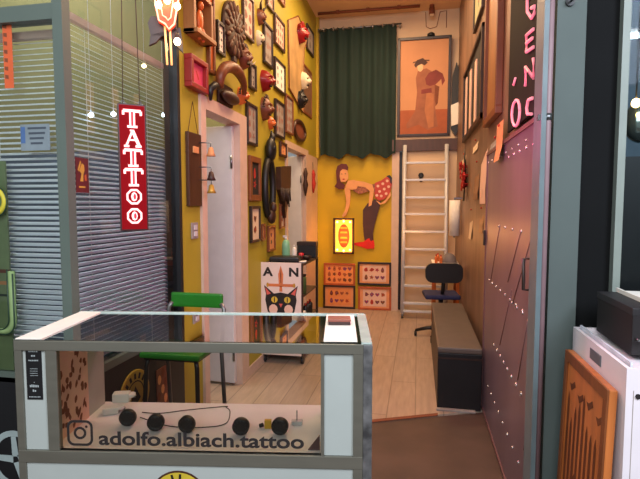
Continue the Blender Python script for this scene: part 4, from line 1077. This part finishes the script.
a.use(mat('glowing_orange', (250, 130, 40), emit=.8, ecol=(255, 120, 30)))
for z in (-.4, -.15, .15, .4): a.poly([(-w*.35, -.0235, z*h), (w*.35, -.0235, z*h), (w*.3, -.0235, z*h+h*.1), (-w*.3, -.0235, z*h+h*.1)])
a.build('centre_design', None, mq)
for x, z in ((-.62, .78), (0, .82), (.62, .78), (-.62, -.78), (.62, -.78), (0, -.82)):
    MB().ell((x*w, -.036, z*h), .016, .016, .016, 10, 7).build('bulb', mat('plaque_bulb', (255, 230, 150), emit=9, ecol=(255, 200, 90)), mq)
MB().box(-.03, .03, 0, .055, -.05, .05).build('wall_bracket', M_woodd, mq)

# four flash sheets standing at the foot of the back wall
def flash(label, px0, px1, py0, py1, mf, mp_, mnt, seed, inks=None):
    a = ony(px0, py0, BY-.06); bq = ony(px1, py1, BY-.06)
    w = bq.x-a.x; h = a.z-bq.z; zc = (a.z+bq.z)/2
    return picture(label, 'B', ((a.x+bq.x)/2, max(zc, h/2+.005)), w, h, mf, mp_, 'flash', .026, .03, None, mnt, 'tattoo flash sheets by the back wall', .02, seed, 'flash sheet', 'flash_sheet')
M_fo = mat('orange_frame', (176, 84, 36), .45, var=.15, scale=10); M_shp = mat('peach_sheet', (226, 152, 104), .7, var=.05); M_sho = mat('orange_sheet', (230, 146, 84), .7, var=.05)
flash('tattoo flash sheet in an orange wood frame, upper left of four', 323.5, 355, 263, 286, M_fo, M_sho, None, 31)
flash('tattoo flash sheet in a black frame, upper right of four', 357.5, 391, 262, 286, M_frb, M_shp, M_papp, 32)
flash('tattoo flash sheet in a black frame, lower left of four', 323, 355, 287, 311.5, M_frb, M_shp, M_sho, 33)
flash('tattoo flash sheet in a reddish frame, lower right of four', 358, 391, 287, 311.5, M_fo, M_shp, M_papp, 34)

# ladder
la = thing('ladder', 'pale grey metal ladder on castors leaning against the mezzanine edge', 'ladder', (.085, 6.16, 0))
M_lad = mat('pale_grey_metal', (198, 198, 200), .4, .2, var=.06)
lt_ = Vector((0, .345, 2.19))
for sx in (-1, 1):
    MB().tube([(sx*.262, 0, .06), (sx*.262, lt_.y, lt_.z)], .026, 10).build('rail', M_lad, la)
    b = MB(); b.cyl((sx*.262-.014, 0, .04), (sx*.262+.014, 0, .04), .036, 14); b.build('castor', M_steel, la)
for py in (163, 180, 197.5, 214, 231.5, 249, 267, 285.5, 303, 311):
    # rung height along the leaning rail
    lo, hi = .06, 2.18
    for _ in range(30):
        m_ = (lo+hi)/2; wp = Vector((-.1, 6.16+lt_.y*(m_-.06)/(2.13), m_)); dv = wp-CAMP
        fwd = Vector((-math.sin(PSI)*math.cos(PT), math.cos(PSI)*math.cos(PT), -math.sin(PT))); upv = Vector((-math.sin(PSI)*math.sin(PT), math.cos(PSI)*math.sin(PT), math.cos(PT)))
        yy = 239.5-F*dv.dot(upv)/dv.dot(fwd)
        if yy > py: lo = m_
        else: hi = m_
    yv = lt_.y*(lo-.06)/2.13
    MB().box(-.25, .25, yv-.03, yv+.03, lo-.013, lo+.013, bev=.003).build('rung', M_lad, la)
t = thing('door_lock', 'small black oval lock plate on the cream closet behind the ladder', 'lock', ony(421, 177, BY-.02))
b = MB(); b.lathe([(.035, 0), (.035, .012), (.02, .02)], (0, 0, .02), 16, 'y'); b.lathe([(.03, 0), (.03, .012), (.016, .02)], (0, 0, -.035), 16, 'y'); b.build('lock_plate', M_blk, t)

# desk in back right corner
dk = thing('small_desk', 'small wooden desk with white top in the back right corner', 'desk', (.315, 5.93, 0))
b = MB(); b.box(-.15, .145, -.33, .14, .735, .76, bev=.004); b.build('desktop', M_papw, dk)
M_ol = mat('orange_wood', (176, 92, 40), .45, var=.2, scale=8, stretch=(3, 3, .3))
for x in (-.14, .115):
    for y in (-.32, .10): MB().box(x, x+.035, y, y+.035, 0, .735, bev=.003).build('leg', M_ol, dk)
b = MB(); b.box(-.13, .13, -.30, -.285, .66, .735); b.box(-.125, -.11, -.285, .1, .66, .735); b.build('apron', M_ol, dk)
def dz(px, py): q = onz(px, py, .762); return q
for k, (x, y, lb_) in enumerate(((.21, 5.72, 'small red-capped bottle on the desk, leftmost'), (.235, 5.86, 'small red-capped bottle on the desk, in the middle'), (.26, 5.66, 'small red-capped bottle on the desk, nearest the grey dome'))):
    t = thing('ink_bottle', lb_, 'bottle', (x, y, .76), 0, 'small bottles on the desk')
    b = MB(); b.lathe([(.016, 0), (.018, .06), (.008, .08)], (0, 0, 0), 12); b.build('bottle_body', M_masko, t); MB().cyl((0, 0, .08), (0, 0, .1), .008, 10).build('cap', M_inkr, t)
t = thing('grey_dome', 'grey dome-shaped helmet lying on the desk', 'helmet', (.355, 5.74, .76))
b = MB(); b.lathe([(.085, 0), (.085, .03), (.07, .075), (.04, .105), (.01, .115)], (0, 0, 0), 20); b.build('dome', mat('dome_grey', (110, 102, 104), .6), t); MB().lathe([(.095, .0), (.095, .012)], (0, 0, 0), 20).build('rim', M_papg, t)
# paper roll on wall
q = onx(455, 218, RX-.07)
t = thing('paper_roll', 'white paper towel roll hung upright on the right wall above the desk', 'paper roll', (RX-.075, q.y, q.z))
b = MB(); b.lathe([(.015, -.2), (.06, -.2), (.06, .2), (.015, .2)], (0, 0, 0), 20); b.build('roll', M_papw, t)
b = MB(); b.cyl((0, 0, -.22), (0, 0, .23), .012, 10); b.box(-.01, .075, -.015, .015, .215, .23); b.build('holder', M_steel, t)
# swivel chair
oc = thing('swivel_chair', 'black swivel chair with blue seat in front of the desk', 'chair', (.25, 5.325, 0), .1)
b = MB(); b.box(-.18, .18, -.17, .17, .44, .49, bev=.02); b.build('seat', mat('dark_blue_fabric', (36, 40, 78), .8, var=.15), oc)
b = MB()
n = 10
for j in range(2):
    pass
b.prism(rrect(0, .725, .375, .20, .07), -.215, -.175); b.build('backrest', M_blk, oc)
b = MB(); b.tube([(0, -.175, .68), (0, -.15, .55), (0, -.05, .44)], [.022, .02, .02], 10); b.build('back_stem', M_blk, oc)
b = MB(); b.cyl((0, 0, .10), (0, 0, .44), .025, 14); b.build('gas_lift', M_steel, oc)
for k in range(5):
    a = 2*PI*k/5+PI*.95; x, y = .26*math.cos(a), .26*math.sin(a)
    b = MB(); b.tube([(0, 0, .11), (x*.5, y*.5, .10), (x, y, .065)], [.026, .022, .016], 8); leg = b.build('base_arm', M_blk, oc)
    b = MB(); b.cyl((x-.012, y, .028), (x+.012, y, .028), .026, 12); b.cyl((x, y, .04), (x, y, .065), .007, 8); b.build('castor', M_blk, leg)

# bench against the metal wall
bn = thing('black_bench', 'long black box bench with grey-brown top along the metal wall', 'bench', (.303, 3.42, 0))
b = MB(); b.box(-.155, .138, 0, 1.58, .006, .40, bev=.004); b.build('bench_box', M_blk, bn)
b = MB(); b.box(-.158, .140, -.006, 1.586, .402, .444, bev=.012); b.build('cushion', mat('grey_brown_vinyl', (88, 78, 70), .5, var=.1), bn)
b = MB(); b.box(-.156, .139, -.004, .0, .36, .372); b.build('lid_seam', M_frb, bn)
MB().box(-.16, .1, -.04, -.005, .004, .018, bev=.003).build('kick_strip', M_papg, bn)

# ------------------------------------------------------------------ right wall things
md = thing('metal_door', 'riveted pinkish metal sliding door along the right wall', 'door', (RX-.012, 3.50, 0), -PI/2)
DL = 1.47; DT = 1.77
b = MB(); b.box(0, DL, -.012, .010, .01, DT, bev=.002); b.build('door_sheet', M_metal, md)
b = MB(); b.box(0, DL, -.02, -.012, DT-.02, DT); b.box(0, DL, -.018, -.012, .01, .03); b.box(0, .02, -.018, -.012, .01, DT); b.box(DL-.025, DL, -.018, -.012, .01, DT)
b.build('edge_strip', mat('dull_pink_strip', (128, 92, 92), .45, .4), md)
def mdl(px, py): q = onx(px, py, RX-.024); return (3.50-q.y, q.z)
rv = MB()
def rivrow(p0, p1, n, r=.008):
    a = mdl(*p0); c = mdl(*p1)
    for i in range(n):
        t = i/(n-1); x = a[0]+(c[0]-a[0])*t; z = a[1]+(c[1]-a[1])*t
        if 0 < x < DL and 0 < z < DT: rv.ell((x, -.012, z), r, .006, r, 8, 6)
rivrow((499, 226), (532, 234), 5); rivrow((509, 157), (534, 144), 5); rivrow((489, 280), (530, 318), 9, .009); rivrow((494, 345), (521, 394), 8, .011); rivrow((488, 386), (525, 479), 9, .009); rivrow((512, 303), (529, 319), 4, .009)
for z in (1.70,):
    for i in range(9): rv.ell((.06+i*.165, -.012, z), .0065, .005, .0065, 8, 6)
rv.build('rivets', M_riv, md)
rg = MB()
for p0, p1 in (((500, 226), (491, 280)), ((521, 232), (508, 282)), ((531, 240), (513, 303)), ((528, 320), (518, 380)), ((512, 290), (500, 345)), ((534, 380), (524, 450))):
    a = mdl(*p0); c = mdl(*p1); rg.tube([(a[0], -.012, a[1]), (c[0], -.012, c[1])], .0035, 6)
rg.build('brace_ridges', mat('ridge_metal', (132, 100, 98), .45, .4), md)
a = mdl(533.5, 259); c = mdl(533.5, 290)
b = MB(); b.tube([(a[0], -.012, a[1]), (a[0], -.05, a[1]), (c[0], -.05, c[1]), (c[0], -.012, c[1])], .007, 8); b.build('door_handle', M_frb, md)
a = mdl(488.5, 231); c = mdl(488.5, 247)
b = MB(); b.box(-.012, .02, -.03, -.012, c[1], a[1], bev=.003); b.build('hinge', M_frb, md)
# pieces on the right wall
def rrectw(x0, x1, y0, y1):     # x0 far side px, x1 near side px; y0 top at near side, y1 bottom at far side
    a = onx(x1, y0, RX-.01); bq = onx(x0, y1, RX-.01)
    return ((a.y+bq.y)/2, (a.z+bq.z)/2), bq.y-a.y, a.z-bq.z
def rpic(label, x0, x1, y0, y1, mf, mp_, art, **k):
    c, w, h = rrectw(x0, x1, y0, y1); return picture(label, 'R', c, w, h, mf, mp_, art, **k)
rpic('tall honey wooden panel frame high on the right wall beside the black sign', 487, 505, -60, 128, M_wood, M_woodl, None, fw=.045, depth=.04, seed=40)
c, w, h = rrectw(464, 485, 22, 143)
sf = wallroot('slat_frame', 'dark framed rack of pale vertical strips high on the right wall', 'rack', 'R', c[0], c[1])
b = MB(); W, Hh = w/2, h/2
for bx in ((-W, W, -.03, 0, Hh-.03, Hh), (-W, W, -.03, 0, -Hh, -Hh+.04), (-W, -W+.05, -.03, 0, -Hh, Hh), (W-.06, W, -.03, 0, -Hh, Hh)): b.box(*bx)
b.build('frame', M_frb, sf); MB().box(-W+.04, W-.05, -.01, -.002, -Hh+.03, Hh-.02).build('backing', M_ink, sf)
for k in range(3):
    x = -W+.16+k*(2*W-.3)/3; MB().box(x, x+.11, -.02, -.01, -Hh+.05, Hh-.08-.03*k).build('strip', M_papp, sf)
rpic('pale green print in a dark frame at the top of the right wall', 474.5, 485, -60, 34, M_frb, mat('pale_green_print', (166, 160, 116), .7, var=.15), 'one', seed=41)
# leaning black neon sign
s0 = onx(537, 120, RX-.03); s1 = onx(508, 140, RX-.03)
ns = thing('black_neon_sign', 'tall black sign with glowing pink letters G E N O above the metal door', 'sign', (RX-.022, (s0.y+s1.y)/2, 1.79), -PI/2)
W = (s1.y-s0.y)/2
b = MB(); b.box(-W, W, -.012, 0, 0, .85, bev=.003); b.build('sign_board', mat('sign_black', (14, 9, 9), .8, spec=.15), ns)
M_pn = mat('pink_letter_neon', (240, 160, 170), emit=.55, ecol=(255, 130, 150))
ltr = MB()
def nloc(px, py): q = onx(px, py, RX-.036); return ((s0.y+s1.y)/2-q.y, q.z-1.79)
def nst(pts, r=.007): ltr.tube([(nloc(*p_)[0], -.016, nloc(*p_)[1]) for p_ in pts], r, 6)
nst([(535, -12), (531, -10), (528, 0), (528, 12), (532, 18), (535, 13), (535, 6), (532, 8)])
nst([(534, 29), (527, 35), (527, 52), (534, 47)]); nst([(527, 43), (533, 38)])
nst([(526, 86), (526, 67), (534, 78), (534, 58)])
nst([(533, 98), (529, 100), (527.5, 108), (528, 114), (532, 114)])
def oval(cx_, cy_, rx, ry): nst([(cx_+rx*math.cos(t), cy_+ry*math.sin(t)+(-.5*rx*math.cos(t))) for t in [2*PI*k/12 for k in range(13)]])
oval(516.5, 113, 4, 13); nst([(514, 85), (516, 78)], .006)
ltr.build('neon_letters', M_pn, ns)
# papers
def paper(label, x0, x1, y0, y1, m, seed=0, art=True, off=-.003):
    c, w, h = rrectw(x0, x1, y0, y1)
    t = wallroot('pinned_paper', label, 'paper', 'R', c[0], c[1], 'papers pinned on the right wall', off)
    r = random.Random(seed); b = MB(); b.use(m)
    n = len(b.v); k = 6
    for i in range(k+1):
        z = -h/2+h*i/k; y = -.001-.012*(1-i/k)**2*r.uniform(.5, 1.2)
        b.v += [Vector((-w/2, y, z)), Vector((w/2, y*1.4, z))]
    for i in range(k): q = n+2*i; b.face([q, q+1, q+3, q+2])
    if art:
        b.use(M_inkb)
        for i in range(4): z = -h/2+h*(.2+.18*i); b.poly([(-w*.3, -.03, z), (w*.3, -.03, z), (w*.25, -.03, z+h*.04), (-w*.3, -.03, z+h*.04)]) if False else None
    b.build('sheet', None, t)
    MB().ell((0, -.008, h/2-.015), .008, .006, .008, 8, 6).build('pin', M_inkr, t)
paper('long pinkish strip of paper pinned on the right wall', 479, 487, 119, 204, M_papp, 1)
paper('long orange strip of paper pinned above the metal door', 500.5, 508.5, 119, 163, M_papo, 2, off=.034)
paper('grey square sheet pinned between the pink and orange strips', 489, 499.5, 130, 152, M_papg, 3)
paper('small tan sheet pinned left of the long pinkish strip', 472, 477.5, 135, 154, M_pap, 4)
paper('small tan sheet pinned above the red flower bunch', 461, 465.5, 150, 170, M_pap, 5)
paper('slim tan sheet pinned below the red flower bunch', 468.5, 472, 208, 238, M_pap, 6)
paper('slim cream sheet pinned just left of the metal door hinge', 478, 482.5, 206, 232, mat('tan_sheet', (176, 136, 96), .8), 7)
paper('brown sheet pinned behind the long pinkish strip', 473, 478.5, 158, 200, mat('brown_sheet', (146, 106, 74), .8), 8)
# red flowers
q = onx(463, 177, RX-.04)
t = wallroot('flower_bunch', 'bunch of dark red paper flowers hung on the right wall', 'flowers', 'R', q.y, q.z)
b = MB(); r = random.Random(4)
for k in range(16):
    fx, fz_ = r.uniform(-.12, .12), r.uniform(-.12, .12); fy = -.03-r.uniform(0, .05)
    b.tube([(fx, 0, fz_), (fx, fy, fz_)], .006, 5)
    for q in range(6):
        a = 2*PI*q/6+r.uniform(0, 1); b.ell((fx+.028*math.cos(a), fy, fz_+.028*math.sin(a)), .02, .007, .02, 6, 5)
b.build('petals', mat('red_petals', (170, 22, 20), .6), t)
b = MB()
for k in range(5): b.tube([(0, -.02, -.08), (r.uniform(-.06, .06), -.03, -.24)], .006, 5)
b.tube([(.0, -.02, -.08), (.02, -.03, .28)], [.02, .004], 6); b.build('stems', M_blk, t)

# ------------------------------------------------------------------ boxes and board in front of the pillar (right foreground)
wb = thing('white_box', 'tall white cardboard box with a hand hole standing before the grey pillar', 'box', (.562, 1.44, 0))
WZ = .977; WL = .47; WW = .42
b = MB(); b.use(M_papw)
b.box(0, .012, 0, WL, 0, WZ); b.box(WW-.012, WW, 0, WL, 0, WZ); b.box(.012, WW-.012, 0, .012, 0, WZ); b.box(.012, WW-.012, WL-.012, WL, 0, WZ); b.box(.012, WW-.012, .012, WL-.012, .004, .016)
b.box(.012, WW-.012, .012, WL-.012, WZ-.03, WZ-.018)
b.mats = []; b.build('box_walls', mat('white_carton', (226, 218, 222), .5, var=.03), wb)
b = MB(); b.box(.016, .022, .02, WL-.02, WZ-.02, WZ+.012); b.build('inner_flap', mat('bluish_white', (206, 210, 222), .5), wb)
hq = onx(595, 356, .562); b = MB(); b.box(-.003, .001, hq.y-1.44-.055, hq.y-1.44+.04, hq.z-.018, hq.z+.016, bev=.001); b.build('hand_hole', mat('hole_grey', (96, 100, 106), .7), wb)
b = MB(); b.cyl((.03, .001, WZ-.075), (.03, -.004, WZ-.075), .007, 12); b.build('dot_hole', M_ink, wb)  # flat black dot standing for a dark hole in the carton
b = MB(); b.box(.018, .0195, -.001, .0, .0, WZ-.06); b.build('panel_seam', M_papg, wb)
bb_ = thing('black_box', 'black box standing on the white box at the right edge', 'box', (.622, 1.57, WZ+.001))
b = MB(); b.box(0, .30, 0, .29, 0, .138, bev=.003); b.build('box_body', mat('soft_black', (20, 15, 16), .6), bb_)
b = MB(); b.box(-.002, .302, -.002, .292, .118, .140, bev=.002); b.build('lid', mat('charcoal_lid', (34, 32, 34), .5), bb_)
b = MB(); b.tube([(.01, -.003, .05), (.01, -.02, .05), (.03, -.02, .05)], .004, 6); b.build('latch', M_steel, bb_)
t = thing('white_tray', 'thin white tray lying on the black box', 'tray', (.68, 1.61, WZ+.142))
b = MB(); b.box(0, .22, 0, .25, 0, .004); b.box(0, .006, 0, .25, .004, .014); b.box(.214, .22, 0, .25, .004, .014); b.build('tray_body', M_papw, t)
# wooden board with dark painted strokes
wd = thing('wooden_sign', 'orange varnished wooden board with dark gothic brush marks leaning on the white box', 'sign', (.558, 1.485, 0), -PI/2, None, (math.radians(-1.6), 0, -PI/2))
# local x runs toward the viewer(-Y), -y faces the shop entrance (-X)
BW, BH = .40, .90
wd.location = (.518, 1.87, 0.003)
b = MB(); b.box(0, BW, -.011, .011, 0, BH, bev=.003); b.build('board', mat('orange_varnish', (186, 108, 54), .35, var=.25, scale=6, stretch=(3, 1, .5)), wd)
b = MB(); b.use(M_wood)
for bx in ((0, BW, -.017, -.011, BH-.035, BH), (0, .028, -.017, -.011, 0, BH-.035), (BW-.028, BW, -.017, -.011, 0, BH-.035)): b.box(*bx, bev=.002)
b.build('edge_moulding', None, wd)
g = MB(); r = random.Random(12)
for k in range(8):
    x = .05+k*.038; zt_ = BH-.16-.05*math.sin(k*1.3)-.03*(k % 2); zb_ = .12+.06*(k % 3)
    g.poly([(x, -.0118, zb_), (x+.010, -.0118, zb_-.035), (x+.019, -.0118, zb_), (x+.019, -.0118, zt_), (x+.010, -.0118, zt_+.03), (x, -.0118, zt_)])
    zz = zb_+r.uniform(.1, .3); g.poly([(x+.019, -.0119, zz), (x+.04, -.0119, zz+.03), (x+.04, -.0119, zz+.055), (x+.019, -.0119, zz+.03)])
for k in range(4):
    x = .06+k*.085; z = BH-.10-.012*(k % 2)
    g.poly([(x, -.0118, z), (x+.02, -.0118, z-.022), (x+.06, -.0118, z+.004), (x+.05, -.0118, z+.02), (x+.022, -.0118, z+.002)])
g.build('brush_marks', mat('burnt_brown', (96, 48, 20), .5, var=.3), wd)

# ------------------------------------------------------------------ lights
def light(kind, loc, col, power, size=.3, rot=None, spread=None, target=None, sizey=None):
    d = bpy.data.lights.new('lamp', kind); d.color = srgb(col); d.energy = power
    if kind == 'AREA':
        d.size = size
        if sizey: d.shape = 'RECTANGLE'; d.size_y = sizey
    else: d.shadow_soft_size = size
    o = bpy.data.objects.new('lamp_light', d); COL.objects.link(o); o.location = loc
    if target is not None: o.rotation_euler = (Vector(target)-Vector(loc)).to_track_quat('-Z', 'Y').to_euler()
    elif rot: o.rotation_euler = rot
    return o
# cool hall light from outside, above and behind the photographer
light('AREA', (-.5, -1.3, 3.2), (240, 243, 248), 135, 2.4, target=(-.6, 1.8, .9))
light('AREA', (1.7, -.5, 2.9), (230, 238, 255), 95, 1.0, target=(-1.4, 2.2, 1.2))  # unseen cool fill from the right, added to brighten the blinds
# warm shop lights along the ceiling, then point lights lower down
light('AREA', (-.45, 5.3, 3.8), (255, 212, 164), 52, .8, target=(-.45, 5.3, 0))
light('AREA', (-.3, 3.6, 3.8), (255, 214, 168), 46, .7, target=(-.5, 3.8, 0))
light('POINT', (-.6, 2.3, 2.9), (255, 190, 120), 14, .12)
light('POINT', (mq.location.x, BY-.25, mq.location.z), (255, 180, 70), 4, .05)
light('POINT', (-.05, 6.0, 1.1), (255, 180, 110), 3, .1)
light('POINT', (-.10, 2.45, 1.75), (255, 105, 175), 17, .12)  # unseen pink light added in mid-air for the metal door
light('POINT', (-.45, 4.6, 3.0), (255, 214, 164), 10, .15)  # unseen warm fill added to lift the ceiling
# booth behind the blinds
light('AREA', (-2.2, 2.2, 3.4), (236, 238, 240), 46, .6, target=(-2.0, 2.2, 0))
light('AREA', (-2.0, 3.4, 3.6), (255, 244, 230), 60, .6, target=(-2.0, 3.4, 0))
light('AREA', (-2.0, 5.4, 3.6), (255, 226, 196), 50, .6, target=(-2.0, 5.4, 0))
light('POINT', (1.3, 2.5, 2.6), (220, 235, 255), 5, .1)

w = bpy.data.worlds.new('world'); SC.world = w; w.use_nodes = True
bg_ = w.node_tree.nodes['Background']; bg_.inputs[0].default_value = srgb((200, 206, 210))+(1,); bg_.inputs[1].default_value = .45
SC.view_settings.view_transform = 'Standard'
SC.view_settings.exposure = 0
